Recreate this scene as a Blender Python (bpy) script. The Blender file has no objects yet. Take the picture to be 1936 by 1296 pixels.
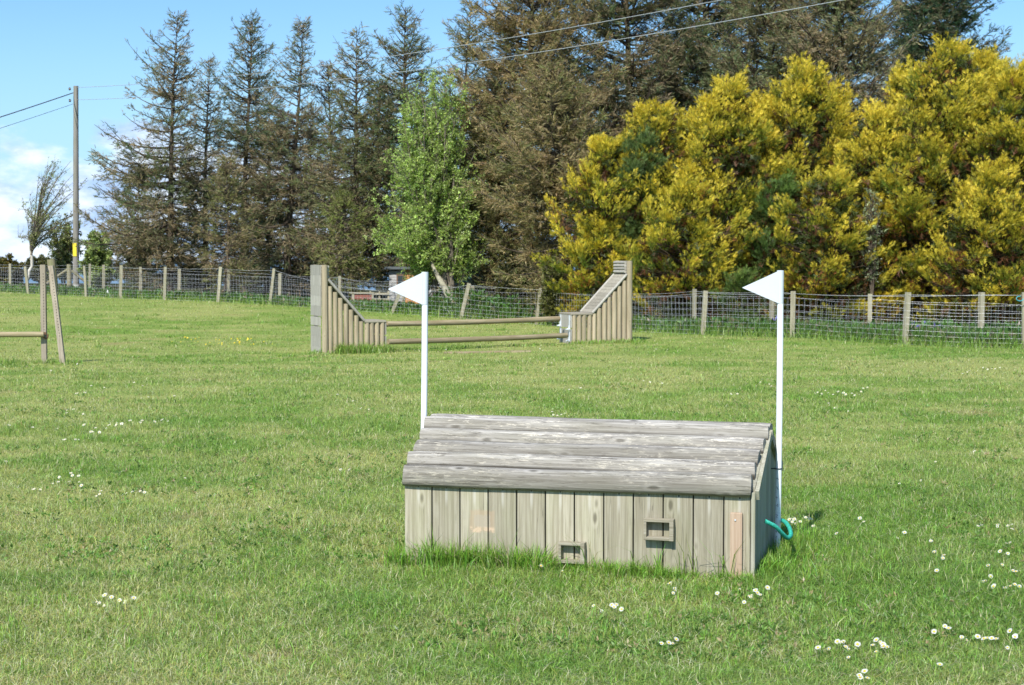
import bpy, math, random
import numpy as np
from mathutils import Vector

R = math.radians
random.seed(7)
rng = np.random.default_rng(11)
scene = bpy.context.scene
col = scene.collection

# ------------------------------------------------------------------ camera
FPX, CX, CY, HZ = 3100.0, 968.0, 648.0, 495.0      # focal length in photo pixels, centre, horizon row
CAMH = 1.6
PITCH = math.atan((CY - HZ) / FPX)
cam_d = bpy.data.cameras.new('camera')
cam = bpy.data.objects.new('camera', cam_d)
col.objects.link(cam)
cam_d.sensor_width = 23.6
cam_d.lens = 23.6 * FPX / 1936.0
cam_d.clip_start = 0.1
cam_d.clip_end = 12000
cam_d.dof.use_dof = True
cam_d.dof.focus_distance = 8.7
cam_d.dof.aperture_fstop = 8.0
cam.location = (0, 0, CAMH)
cam.rotation_euler = (math.pi / 2 - PITCH, 0, 0)
scene.camera = cam

# ------------------------------------------------------------------ world and sun
SUN_AZ, SUN_EL = 200.0, 46.0          # clockwise from +Y
scene.view_settings.view_transform = 'Standard'
scene.view_settings.look = 'None'
scene.view_settings.gamma = 1
scene.view_settings.exposure = 0.62
sd = bpy.data.lights.new('sun', 'SUN')
sd.energy = 4.3
sd.angle = R(0.55)
sd.color = (1.0, 0.955, 0.88)
sun = bpy.data.objects.new('sun', sd)
col.objects.link(sun)
sv = Vector((math.sin(R(SUN_AZ)) * math.cos(R(SUN_EL)), math.cos(R(SUN_AZ)) * math.cos(R(SUN_EL)), math.sin(R(SUN_EL))))
sun.rotation_euler = sv.to_track_quat('Z', 'Y').to_euler()

world = bpy.data.worlds.new('World')
scene.world = world
world.use_nodes = True
wt = world.node_tree
wt.nodes.clear()

class NT:
    """tiny node helper"""
    def __init__(self, tree):
        self.t = tree
    def n(self, typ, **kw):
        nd = self.t.nodes.new(typ)
        for k, v in kw.items():
            if hasattr(nd, k) and k not in nd.inputs.keys():
                setattr(nd, k, v)
            else:
                nd.inputs[k].default_value = v
        return nd
    def l(self, a, b):
        self.t.links.new(a, b)
    def val(self, x, sock):
        if hasattr(x, 'links'):
            self.l(x, sock)
        else:
            sock.default_value = x
    def math(self, op, a, b=0.0, c=0.0, clamp=False):
        nd = self.t.nodes.new('ShaderNodeMath')
        nd.operation = op
        nd.use_clamp = clamp
        self.val(a, nd.inputs[0]); self.val(b, nd.inputs[1]); self.val(c, nd.inputs[2])
        return nd.outputs[0]
    def ss(self, x, a, b):
        nd = self.t.nodes.new('ShaderNodeMapRange')
        nd.interpolation_type = 'SMOOTHSTEP'
        self.val(x, nd.inputs['Value'])
        nd.inputs['From Min'].default_value = a
        nd.inputs['From Max'].default_value = b
        return nd.outputs[0]
    def mix(self, f, a, b, blend='MIX'):
        nd = self.t.nodes.new('ShaderNodeMix')
        nd.data_type = 'RGBA'
        nd.blend_type = blend
        self.val(f, nd.inputs['Factor'])
        for v, s in ((a, nd.inputs['A']), (b, nd.inputs['B'])):
            if hasattr(v, 'links'):
                self.l(v, s)
            else:
                s.default_value = (v[0], v[1], v[2], 1)
        return nd.outputs['Result']
    def noise(self, vec, scale, detail=4, rough=0.55, dist=0.0):
        nd = self.t.nodes.new('ShaderNodeTexNoise')
        nd.inputs['Scale'].default_value = scale
        nd.inputs['Detail'].default_value = detail
        nd.inputs['Roughness'].default_value = rough
        nd.inputs['Distortion'].default_value = dist
        if vec is not None:
            self.l(vec, nd.inputs['Vector'])
        return nd.outputs['Fac']
    def mapping(self, vec, scale=(1, 1, 1), loc=(0, 0, 0)):
        nd = self.t.nodes.new('ShaderNodeMapping')
        self.l(vec, nd.inputs['Vector'])
        nd.inputs['Scale'].default_value = scale
        nd.inputs['Location'].default_value = loc
        return nd.outputs[0]

w = NT(wt)
sky = wt.nodes.new('ShaderNodeTexSky')
sky.sky_type = 'NISHITA'
sky.sun_disc = False
sky.sun_elevation = R(SUN_EL)
sky.sun_rotation = R(SUN_AZ)
sky.air_density = 1.0
sky.dust_density = 0.6
sky.ozone_density = 1.6
tc = wt.nodes.new('ShaderNodeTexCoord')
d = tc.outputs['Generated']
sep = wt.nodes.new('ShaderNodeSeparateXYZ')
w.l(d, sep.inputs[0])
elev = sep.outputs['Z']
azx = w.math('DIVIDE', sep.outputs['X'], w.math('MAXIMUM', w.math('ABSOLUTE', sep.outputs['Y']), 0.05))
m1 = w.mapping(d, (1, 1, 1.9), (0.37, 0.1, 0.02))
n1 = w.noise(m1, 16, 7, 0.56)
n2 = w.noise(w.mapping(d, (1, 1, 2.0), (2.3, 0.4, 0.1)), 7, 3, 0.5)
n3 = w.noise(w.mapping(d, (1, 1, 2.4), (5.3, 1.4, 0.1)), 22, 6, 0.6)
# cumulus bank standing low in the sky: its top edge wanders
edge = w.math('SUBTRACT', w.math('ADD', 0.060, w.math('MULTIPLY', w.math('SUBTRACT', n1, 0.5), 0.16)), elev)
edge = w.math('ADD', edge, w.math('MULTIPLY', w.math('SUBTRACT', n2, 0.5), 0.16))
cov = w.ss(edge, -0.006, 0.02)
rightfade = w.ss(azx, 0.12, -0.26)
cov = w.math('MULTIPLY', cov, w.math('ADD', 0.35, w.math('MULTIPLY', rightfade, 0.65)))
wisp = w.math('MULTIPLY', w.ss(w.noise(w.mapping(d, (1, 1, 5), (0, 3, 0)), 5, 5, 0.5), 0.55, 0.8), 0.14)
cov = w.math('MAXIMUM', cov, wisp)
cloudcol = w.mix(w.ss(n3, 0.36, 0.62), (4.3, 6.1, 9.3), (8.9, 9.8, 11.0))
tinted = w.mix(1.0, sky.outputs[0], (0.80, 1.12, 1.42), 'MULTIPLY')
tinted = w.mix(w.ss(elev, 0.16, -0.02), tinted, (4.4, 7.1, 9.6))
skyc = w.mix(w.math('MULTIPLY', cov, 0.93), tinted, cloudcol)
bg = wt.nodes.new('ShaderNodeBackground')
bg.inputs['Strength'].default_value = 0.078
w.l(skyc, bg.inputs['Color'])
wo = wt.nodes.new('ShaderNodeOutputWorld')
w.l(bg.outputs[0], wo.inputs[0])

# ------------------------------------------------------------------ picture to place
def ray(px, py):
    u = (px - CX) / FPX
    v = -(py - CY) / FPX
    return np.array([u, math.cos(PITCH) + v * math.sin(PITCH), -math.sin(PITCH) + v * math.cos(PITCH)])

def at(px, py, Y):
    dr = ray(px, py)
    return np.array([0, 0, CAMH]) + dr * (Y / dr[1])

def ctrl(px, Y, z):
    return ((px - CX) / FPX * Y, Y, z)

CP = np.array([
    (0, 0, 0), (0, 8.5, 0), (-4, 8, 0), (4, 8, 0), (0, 13, -.02), (-8, 16, -.02), (8, 16, -.03), (0, 20, -.07), (-12, 26, -.05),
    ctrl(90, 28, -.14), (0, 28, -.17), (9, 28, -.14), ctrl(620, 33.5, -.27), ctrl(1100, 37, -.24), ctrl(1500, 38, -.18),
    ctrl(1715, 37, -.27), ctrl(1935, 37, -.31), (20, 36, -.3), ctrl(1020, 50, -.27), ctrl(880, 50, -.13), ctrl(525, 57, .13),
    ctrl(312, 59, .22), ctrl(200, 60, .26), ctrl(20, 68, .36), ctrl(140, 74, .48), (-16, 42, .0), (-24, 50, .25), (12, 50, -.25),
    (24, 52, -.3), (0, 66, -.15), (14, 68, -.3), (-8, 74, .1), (-34, 78, .4), (30, 70, -.3), (-25, 20, 0), (25, 15, -.1),
    (-30, -20, 0), (30, -20, 0), (0, -20, 0)], dtype=float)

def tps_k(r2):
    return 0.5 * r2 * np.log(r2 + 1e-9)
_n = len(CP)
_d2 = ((CP[:, None, :2] - CP[None, :, :2]) ** 2).sum(-1)
_A = np.zeros((_n + 3, _n + 3))
_A[:_n, :_n] = tps_k(_d2) + np.eye(_n) * 1.0
_A[:_n, _n] = 1; _A[:_n, _n + 1:] = CP[:, :2]
_A[_n:, :_n] = _A[:_n, _n:].T
_W = np.linalg.solve(_A, np.concatenate([CP[:, 2], [0, 0, 0]]))

def vnoise(x, y, s, seed=0):
    x = np.asarray(x, float) * s + seed * 17.13
    y = np.asarray(y, float) * s + seed * 9.71
    xi = np.floor(x).astype(np.int64); yi = np.floor(y).astype(np.int64)
    fx = x - xi; fy = y - yi
    fx = fx * fx * (3 - 2 * fx); fy = fy * fy * (3 - 2 * fy)
    def h(a, b):
        v = (a * 374761393 + b * 668265263 + seed * 144269) & 0x7fffffff
        v = ((v ^ (v >> 13)) * 1274126177) & 0x7fffffff
        return ((v ^ (v >> 16)) & 0xffff) / 65535.0
    return (h(xi, yi) * (1 - fx) + h(xi + 1, yi) * fx) * (1 - fy) + (h(xi, yi + 1) * (1 - fx) + h(xi + 1, yi + 1) * fx) * fy

def fbm(x, y, s, seed=0, o=3):
    t = 0; a = 1; tot = 0
    for k in range(o):
        t = t + a * vnoise(x, y, s * 2 ** k, seed + k); tot += a; a *= 0.55
    return t / tot

def ground_z(x, y):
    x = np.atleast_1d(np.asarray(x, float)); y = np.atleast_1d(np.asarray(y, float))
    out = np.empty(x.shape)
    xf, yf, of = x.ravel(), y.ravel(), out.ravel()
    for i in range(0, len(xf), 60000):
        cx_ = np.clip(xf[i:i + 60000], -38, 32); cy_ = np.clip(yf[i:i + 60000], -20, 80)
        d2 = (cx_[:, None] - CP[None, :, 0]) ** 2 + (cy_[:, None] - CP[None, :, 1]) ** 2
        of[i:i + 60000] = tps_k(d2) @ _W[:_n] + _W[_n] + _W[_n + 1] * cx_ + _W[_n + 2] * cy_
    out = of.reshape(x.shape)
    calm = 1 - np.exp(-(((x - .5) / 2.0) ** 2 + ((y - 8.8) / 1.6) ** 2))
    out = out + calm * (0.035 * (fbm(x, y, 0.45, 3) - 0.5) + 0.012 * (vnoise(x, y, 2.3, 5) - 0.5)) - 0.012 * (1 - calm)
    drop = np.clip((y - 84) / 60, 0, 1)
    out = out - 9.5 * drop * drop * (3 - 2 * drop) * np.where(x < -32, np.clip(1 - (-32 - x) / 25, 0.25, 1), 1)
    return out

def gz(x, y):
    return float(ground_z(x, y)[0])

def gpt(px, Y):
    """ground point seen in column px at distance Y"""
    z = 0.0
    for _ in range(3):
        t = Y * math.cos(PITCH) - (z - CAMH) * math.sin(PITCH)
        X = (px - CX) / FPX * t
        z = gz(X, Y)
    return np.array([X, Y, z])

def gray(px, py, up=0.0):
    """where the ray through a picture point meets the ground"""
    dr = ray(px, py)
    lo, hi = 3.0, 80.0
    for _ in range(30):
        m = (lo + hi) / 2
        p = np.array([0, 0, CAMH]) + dr * (m / dr[1])
        if p[2] > gz(p[0], p[1]) + up:
            lo = m
        else:
            hi = m
    return np.array([p[0], p[1], gz(p[0], p[1])])

# ------------------------------------------------------------------ object helpers
def tag(o, label=None, cat=None, group=None, kind=None):
    if label: o['label'] = label
    if cat: o['category'] = cat
    if group: o['group'] = group
    if kind: o['kind'] = kind
    return o

def empty(name, loc=(0, 0, 0), rz=0.0, label=None, cat=None, group=None):
    o = bpy.data.objects.new(name, None)
    o.empty_display_size = 0.1
    col.objects.link(o)
    o.location = [float(c) for c in loc]
    o.rotation_euler = (0, 0, rz)
    return tag(o, label, cat, group)

def link(name, me, mats, parent=None):
    if not isinstance(mats, (list, tuple)):
        mats = [mats]
    for m in mats:
        me.materials.append(m)
    o = bpy.data.objects.new(name, me)
    col.objects.link(o)
    if parent is not None:
        o.parent = parent
    return o

class MB:
    """collects shapes, builds one mesh object"""
    def __init__(self):
        self.v = []; self.f = []; self.m = []; self.r = []; self.sm = []
    def add(self, vs, fs, mat=0, rnd=0.5, smooth=False):
        b = len(self.v)
        self.v += [tuple(float(c) for c in p) for p in vs]
        for q in fs:
            self.f.append(tuple(b + int(i) for i in q)); self.m.append(mat); self.r.append(rnd); self.sm.append(smooth)
    def box(self, x0, x1, y0, y1, z0, z1, mat=0, rnd=None, bev=0.0):
        if rnd is None: rnd = random.random()
        if bev <= 0:
            vs = [(x, y, z) for z in (z0, z1) for y in (y0, y1) for x in (x0, x1)]
            fs = [(0, 2, 3, 1), (4, 5, 7, 6), (0, 1, 5, 4), (2, 6, 7, 3), (0, 4, 6, 2), (1, 3, 7, 5)]
            self.add(vs, fs, mat, rnd)
            return
        import bmesh
        bm = bmesh.new()
        bmesh.ops.create_cube(bm, size=1)
        for v in bm.verts:
            v.co = ((x0 + x1) / 2 + v.co.x * (x1 - x0), (y0 + y1) / 2 + v.co.y * (y1 - y0), (z0 + z1) / 2 + v.co.z * (z1 - z0))
        bmesh.ops.bevel(bm, geom=list(bm.edges), offset=bev, segments=1, affect='EDGES')
        bm.verts.index_update()
        self.add([v.co for v in bm.verts], [[v.index for v in f.verts] for f in bm.faces], mat, rnd)
        bm.free()
    def obox(self, p0, p1, w_, t_, side, mat=0, rnd=None):
        """bar from p0 to p1, width w_ along 'side', thickness t_ across"""
        p0 = Vector(p0); p1 = Vector(p1)
        T = (p1 - p0).normalized(); S = Vector(side); S = (S - T * S.dot(T)).normalized(); N = T.cross(S)
        vs = []
        for p in (p0, p1):
            for a, b in ((-1, -1), (1, -1), (1, 1), (-1, 1)):
                vs.append(p + S * (a * w_ / 2) + N * (b * t_ / 2))
        self.add(vs, [(3, 2, 1, 0), (4, 5, 6, 7), (0, 1, 5, 4), (1, 2, 6, 5), (2, 3, 7, 6), (3, 0, 4, 7)], mat, random.random() if rnd is None else rnd)
    def tube(self, pts, rad, sides=10, mat=0, rnd=None, caps=True, wob=0.0, smooth=True, flat=None):
        pts = [Vector([float(c) for c in p]) for p in pts]
        n = len(pts)
        rads = rad if isinstance(rad, (list, tuple, np.ndarray)) else [rad] * n
        if rnd is None: rnd = random.random()
        vs = []
        ph = random.random() * 6
        prevx = None
        for i, p in enumerate(pts):
            T = (pts[min(i + 1, n - 1)] - pts[max(i - 1, 0)]).normalized()
            if prevx is None:
                ref = Vector((0, 0, 1)) if abs(T.z) < 0.9 else Vector((0, 1, 0))
                X = T.cross(ref).normalized()
            else:
                X = (prevx - T * prevx.dot(T)).normalized()
            prevx = X
            Y_ = T.cross(X)
            for k in range(sides):
                a = 2 * math.pi * k / sides
                rr = rads[i] * (1 + wob * (math.sin(3 * a + ph + i * .35) * .5 + (random.random() - .5)))
                vs.append(p + X * (math.cos(a) * rr) + Y_ * (math.sin(a) * rr))
        fs = []
        for i in range(n - 1):
            for k in range(sides):
                a = i * sides + k; b = i * sides + (k + 1) % sides
                fs.append((a, b, b + sides, a + sides))
        self.add(vs, fs, mat, rnd, smooth)
        if caps:
            self.add(vs[:sides], [tuple(reversed(range(sides)))], mat, rnd)
            self.add(vs[-sides:], [tuple(range(sides))], mat, rnd)
    def build(self, name, mats, parent=None):
        me = bpy.data.meshes.new(name)
        me.from_pydata(self.v, [], self.f)
        me.polygons.foreach_set('material_index', self.m)
        me.polygons.foreach_set('use_smooth', self.sm)
        at_ = me.attributes.new('rnd', 'FLOAT', 'FACE')
        at_.data.foreach_set('value', self.r)
        me.update()
        return link(name, me, mats, parent)

def soup(name, tris, cols, mats, parent=None, matidx=None):
    """triangle soup (N,3,3) with a colour per face -> one mesh object"""
    tris = np.ascontiguousarray(tris, dtype=np.float32)
    n = len(tris)
    me = bpy.data.meshes.new(name)
    me.vertices.add(n * 3)
    me.vertices.foreach_set('co', tris.ravel())
    me.loops.add(n * 3)
    me.loops.foreach_set('vertex_index', np.arange(n * 3, dtype=np.int32))
    me.polygons.add(n)
    me.polygons.foreach_set('loop_start', np.arange(0, n * 3, 3, dtype=np.int32))
    try:
        me.polygons.foreach_set('loop_total', np.full(n, 3, dtype=np.int32))
    except Exception:
        pass
    if matidx is not None:
        me.polygons.foreach_set('material_index', matidx.astype(np.int32))
    ca = me.attributes.new('tint', 'FLOAT_COLOR', 'FACE')
    c4 = np.ones((n, 4), np.float32); c4[:, :3] = np.clip(cols, 0, 1)
    ca.data.foreach_set('color', c4.ravel())
    me.update()
    return link(name, me, mats, parent)

def unit(v):
    return v / (np.linalg.norm(v, axis=-1, keepdims=True) + 1e-9)

def scatter(tmpl, pos, dirs, scale, cols, jit=0.12, wide=None):
    """copies a small template (K,3,3) to every position, z of the template along dirs"""
    N = len(pos); K = len(tmpl)
    D = unit(dirs)
    rv = unit(rng.normal(size=(N, 3)))
    X = unit(np.cross(D, rv)); Y_ = np.cross(D, X)
    M = np.stack([X, Y_, D], 1)                      # rows
    T = np.asarray(tmpl).reshape(-1, 3)
    sc = np.asarray(scale).reshape(-1, 1, 1) * np.ones((N, 1, 1))
    if wide is not None:
        T = T * np.array([wide, wide, 1.0])
    V = np.einsum('kj,njc->nkc', T, M) * sc + pos[:, None, :]
    C = np.repeat(cols, K, axis=0)
    C = C * (1 + jit * rng.normal(size=(len(C), 1))) * (1 + 0.4 * jit * rng.normal(size=(len(C), 3)))
    return V.reshape(N * K, 3, 3), np.clip(C, 0.002, 1)

def tubes(P, Rr, sides=4):
    """many polylines at once (N,M,3), radii (N,M) -> triangles"""
    N, M = P.shape[:2]
    T = np.gradient(P, axis=1); T = unit(T)
    ref = np.array([0.31, 0.22, 0.93])
    X = np.cross(T, ref)
    bad = np.linalg.norm(X, axis=-1, keepdims=True) < 0.15
    X = np.where(bad, np.cross(T, np.array([1.0, 0.1, 0])), X)
    X = unit(X); Y_ = np.cross(T, X)
    a = 2 * np.pi * np.arange(sides) / sides
    V = P[:, :, None, :] + Rr[:, :, None, None] * (np.cos(a)[None, None, :, None] * X[:, :, None, :] + np.sin(a)[None, None, :, None] * Y_[:, :, None, :])
    A = V[:, :-1]; B = V[:, 1:]
    A2 = np.roll(A, -1, axis=2); B2 = np.roll(B, -1, axis=2)
    t1 = np.stack([A, A2, B2], -2); t2 = np.stack([A, B2, B], -2)
    return np.concatenate([t1.reshape(-1, 3, 3), t2.reshape(-1, 3, 3)])

# ------------------------------------------------------------------ materials
def newmat(name):
    m = bpy.data.materials.new(name)
    m.use_nodes = True
    m.node_tree.nodes.clear()
    t = NT(m.node_tree)
    out = m.node_tree.nodes.new('ShaderNodeOutputMaterial')
    return m, t, out

def attr(t, name, out='Color'):
    a = t.t.nodes.new('ShaderNodeAttribute'); a.attribute_name = name
    return a.outputs[out]

def leafmat(name, trans=0.3, rough=0.55, spec=0.3, boost=(1.3, 1.35, 0.6)):
    m, t, out = newmat(name)
    c = attr(t, 'tint')
    p = t.n('ShaderNodeBsdfPrincipled')
    p.inputs['Roughness'].default_value = rough
    p.inputs['Specular IOR Level'].default_value = spec
    t.l(c, p.inputs['Base Color'])
    tr = t.n('ShaderNodeBsdfTranslucent')
    t.l(t.mix(1.0, c, boost, 'MULTIPLY'), tr.inputs['Color'])
    ms = t.n('ShaderNodeMixShader'); ms.inputs[0].default_value = trans
    t.l(p.outputs[0], ms.inputs[1]); t.l(tr.outputs[0], ms.inputs[2])
    t.l(ms.outputs[0], out.inputs[0])
    return m

M_leaf = leafmat('needles', 0.25)
M_gold = leafmat('gold_foliage', 0.3, 0.5, 0.3, (1.2, 1.1, 0.5))
M_broad = leafmat('broad_leaves', 0.4, 0.42, 0.45)
M_grass = leafmat('grass_blades', 0.36, 0.42, 0.4, (1.15, 1.25, 0.5))

def barkmat():
    m, t, out = newmat('bark')
    c = attr(t, 'tint')
    tcn = t.n('ShaderNodeTexCoord')
    n = t.noise(t.mapping(tcn.outputs['Object'], (9, 9, 2.5)), 2.0, 5, 0.65)
    p = t.n('ShaderNodeBsdfPrincipled'); p.inputs['Roughness'].default_value = 0.9
    p.inputs['Specular IOR Level'].default_value = 0.15
    t.l(t.mix(t.ss(n, 0.35, 0.7), (0.45, 0.42, 0.4), (1.35, 1.3, 1.2), 'MIX'), p.inputs['Base Color'])
    t.l(t.mix(1.0, c, t.mix(t.ss(n, 0.35, 0.7), (0.45, 0.42, 0.4), (1.35, 1.3, 1.2)), 'MULTIPLY'), p.inputs['Base Color'])
    t.l(p.outputs[0], out.inputs[0])
    return m
M_bark = barkmat()

def woodmat(name, base, dark, light, axis='X', grain=1.0, flake=None, flake_amt=0.0, green=0.0, greencol=(0.16, 0.19, 0.07),
            knots=0.7, weather=0.5, bump=0.35, extra=None, lowgreen=None, darkamt=1.0, cracks=0.0):
    m, t, out = newmat(name)
    tcn = t.n('ShaderNodeTexCoord')
    oi = t.n('ShaderNodeObjectInfo')
    rn = attr(t, 'rnd', 'Fac')
    off = t.math('ADD', t.math('MULTIPLY', oi.outputs['Random'], 37.0), t.math('MULTIPLY', rn, 53.0))
    cmb = t.n('ShaderNodeCombineXYZ')
    for i in range(3): t.l(off, cmb.inputs[i])
    va = t.n('ShaderNodeVectorMath', operation='ADD')
    t.l(tcn.outputs['Object'], va.inputs[0]); t.l(cmb.outputs[0], va.inputs[1])
    v = va.outputs[0]
    def sc(l, c):
        return {'X': (l, c, c), 'Y': (c, l, c), 'Z': (c, c, l)}[axis]
    g1 = t.noise(t.mapping(v, sc(2.6 * grain, 95 * grain)), 1.0, 5, 0.6, 0.25)       # fine grain
    g2 = t.noise(t.mapping(v, sc(1.3 * grain, 26 * grain)), 1.0, 6, 0.65, 0.15)       # streaks
    g3 = t.noise(t.mapping(v, sc(2.2, 5.0)), 1.0, 5, 0.6)                            # patches
    c = t.mix(t.ss(g1, 0.36, 0.66), dark, light)
    c = t.mix(0.5, base, c)
    c = t.mix(t.math('MULTIPLY', t.ss(g2, 0.53, 0.72), weather * darkamt), c, dark)
    c = t.mix(t.math('MULTIPLY', t.ss(g2, 0.47, 0.3), weather), c, light)
    if flake is not None:
        g4 = t.noise(t.mapping(v, sc(16, 85)), 1.0, 6, 0.75, 0.4)
        fl = t.math('MULTIPLY', t.ss(g4, 0.53, 0.60), t.ss(g3, 0.42, 0.58))
        c = t.mix(t.math('MULTIPLY', fl, flake_amt), c, flake)
        g5 = t.noise(t.mapping(v, sc(9, 90)), 1.0, 6, 0.75, 0.3)
        c = t.mix(t.math('MULTIPLY', t.ss(g5, 0.55, 0.63), 0.75 * flake_amt), c, tuple(x * 0.45 for x in dark))
    if green > 0:
        g6 = t.noise(t.mapping(v, sc(2.5, 7)), 1.0, 4, 0.6)
        c = t.mix(t.math('MULTIPLY', t.ss(g6, 0.42, 0.68), green), c, greencol)
    g7 = t.noise(t.mapping(v, sc(0.9, 34)), 1.0, 3, 0.5, 0.1)
    crk = t.math('MULTIPLY', t.ss(t.math('ABSOLUTE', t.math('SUBTRACT', g7, 0.5)), 0.012, 0.004), t.ss(g3, 0.42, 0.56))
    c = t.mix(t.math('MULTIPLY', crk, cracks), c, tuple(x * 0.3 for x in dark))
    # knots
    vo = t.n('ShaderNodeTexVoronoi'); vo.inputs['Scale'].default_value = 1.0
    t.l(t.mapping(v, sc(3.6, 9.5)), vo.inputs['Vector'])
    kn = t.ss(vo.outputs['Distance'], 0.13, 0.05)
    ring = t.math('MULTIPLY', t.ss(vo.outputs['Distance'], 0.24, 0.16), t.ss(vo.outputs['Distance'], 0.1, 0.15))
    c = t.mix(t.math('MULTIPLY', kn, knots), c, tuple(x * 0.4 for x in dark))
    c = t.mix(t.math('MULTIPLY', ring, knots * 0.5), c, light)
    # board to board variation
    tone = t.math('ADD', 0.84, t.math('MULTIPLY', t.math('FRACT', t.math('MULTIPLY', off, 3.77)), 0.3))
    tn = t.n('ShaderNodeCombineXYZ')
    for i in range(3): t.l(tone, tn.inputs[i])
    c = t.mix(1.0, c, tn.outputs[0], 'MULTIPLY')
    if extra: c = extra(t, c, tcn.outputs['Object'])
    p = t.n('ShaderNodeBsdfPrincipled'); p.inputs['Roughness'].default_value = 0.82
    p.inputs['Specular IOR Level'].default_value = 0.25
    t.l(c, p.inputs['Base Color'])
    b = t.n('ShaderNodeBump'); b.inputs['Strength'].default_value = bump; b.inputs['Distance'].default_value = 0.004
    hgt = t.math('ADD', g1, t.math('MULTIPLY', g2, 1.2))
    hgt = t.math('SUBTRACT', hgt, t.math('MULTIPLY', kn, 0.6))
    t.l(hgt, b.inputs['Height']); t.l(b.outputs[0], p.inputs['Normal'])
    t.l(p.outputs[0], out.inputs[0])
    return m

def plain(name, c, rough=0.6, metal=0.0, spec=0.4, var=0.15, scale=20, trans=0.0):
    m, t, out = newmat(name)
    tcn = t.n('ShaderNodeTexCoord')
    n = t.noise(tcn.outputs['Object'], scale, 5, 0.6)
    cc = t.mix(t.ss(n, 0.3, 0.7), tuple(x * (1 - var) for x in c), tuple(min(1, x * (1 + var)) for x in c))
    p = t.n('ShaderNodeBsdfPrincipled'); p.inputs['Roughness'].default_value = rough
    p.inputs['Metallic'].default_value = metal; p.inputs['Specular IOR Level'].default_value = spec
    t.l(cc, p.inputs['Base Color'])
    if trans > 0:
        tr = t.n('ShaderNodeBsdfTranslucent'); t.l(cc, tr.inputs['Color'])
        ms = t.n('ShaderNodeMixShader'); ms.inputs[0].default_value = trans
        t.l(p.outputs[0], ms.inputs[1]); t.l(tr.outputs[0], ms.inputs[2]); t.l(ms.outputs[0], out.inputs[0])
    else:
        t.l(p.outputs[0], out.inputs[0])
    return m

BOARD_U0, BL = 0.0, 1.858       # front panel runs from x=-BL to 0 in the jump's own frame

def stain(t, c, v):
    """where a third little frame used to be: pale, orange edged patch"""
    s = t.n('ShaderNodeSeparateXYZ'); t.l(v, s.inputs[0])
    n = t.noise(t.mapping(v, (30, 30, 30)), 1.0, 4, 0.6)
    nn = t.math('MULTIPLY', t.math('SUBTRACT', n, 0.5), 0.03)
    dx = t.math('ABSOLUTE', t.math('ADD', t.math('SUBTRACT', s.outputs['X'], -1.425), nn))
    dz = t.math('ABSOLUTE', t.math('ADD', t.math('SUBTRACT', s.outputs['Z'], 0.245), nn))
    inside = t.math('MULTIPLY', t.ss(dx, 0.074, 0.060), t.ss(dz, 0.064, 0.050))
    core = t.math('MULTIPLY', t.ss(dx, 0.05, 0.04), t.ss(dz, 0.036, 0.028))
    c = t.mix(t.math('MULTIPLY', inside, 0.45), c, (0.42, 0.30, 0.2))
    c = t.mix(t.math('MULTIPLY', core, 0.6), c, (0.37, 0.33, 0.26))
    low = t.math('MULTIPLY', inside, t.math('MULTIPLY', t.ss(s.outputs['Z'], 0.222, 0.205), t.ss(n, 0.42, 0.5)))
    c = t.mix(t.math('MULTIPLY', low, 0.6), c, (0.62, 0.46, 0.32))
    # pale run marks under the nails near the top of each board
    bx = t.math('FRACT', t.math('DIVIDE', t.math('ADD', s.outputs['X'], 10 * BL), BL / 12))
    cen = t.math('ABSOLUTE', t.math('SUBTRACT', bx, 0.52))
    run = t.math('MULTIPLY', t.ss(cen, 0.07, 0.02), t.math('MULTIPLY', t.ss(s.outputs['Z'], 0.30, 0.37), t.ss(s.outputs['Z'], 0.43, 0.415)))
    c = t.mix(t.math('MULTIPLY', run, 0.35), c, (0.62, 0.6, 0.55))
    nail = t.math('MULTIPLY', t.ss(cen, 0.028, 0.018), t.math('MULTIPLY', t.ss(s.outputs['Z'], 0.411, 0.413), t.ss(s.outputs['Z'], 0.423, 0.421)))
    c = t.mix(nail, c, (0.04, 0.04, 0.04))
    return c

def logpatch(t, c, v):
    """bleached crest, lower flank of brown weathering and painted shade, crease shadow painted into the seams"""
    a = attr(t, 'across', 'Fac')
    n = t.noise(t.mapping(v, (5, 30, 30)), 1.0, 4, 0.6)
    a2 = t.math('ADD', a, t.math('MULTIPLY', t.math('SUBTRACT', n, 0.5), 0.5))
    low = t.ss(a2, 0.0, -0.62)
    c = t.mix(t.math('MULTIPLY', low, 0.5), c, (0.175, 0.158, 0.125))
    seam = t.ss(t.math('ABSOLUTE', a), 0.80, 0.94)  # shadow in the creases between logs, painted into the colour
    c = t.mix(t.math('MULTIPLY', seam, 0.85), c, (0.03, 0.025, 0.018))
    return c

M_board = woodmat('weathered_boards', (0.345, 0.312, 0.225), (0.205, 0.18, 0.125), (0.455, 0.42, 0.33), 'Z', green=0.25, greencol=(0.26, 0.27, 0.14), knots=0.65, weather=0.5, extra=stain, darkamt=0.5, cracks=.4)
M_boardside = woodmat('weathered_side_boards', (0.31, 0.30, 0.23), (0.2, 0.19, 0.14), (0.42, 0.41, 0.34), 'Z', green=0.25, knots=0.4)
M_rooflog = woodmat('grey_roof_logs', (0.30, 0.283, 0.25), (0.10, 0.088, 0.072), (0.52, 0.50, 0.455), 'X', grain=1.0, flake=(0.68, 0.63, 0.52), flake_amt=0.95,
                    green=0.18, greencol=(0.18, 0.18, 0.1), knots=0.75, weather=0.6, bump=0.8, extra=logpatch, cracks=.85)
M_newwood = woodmat('newer_pink_wood', (0.46, 0.33, 0.23), (0.38, 0.26, 0.18), (0.54, 0.42, 0.31), 'Z', knots=0.5, weather=0.3)
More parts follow.
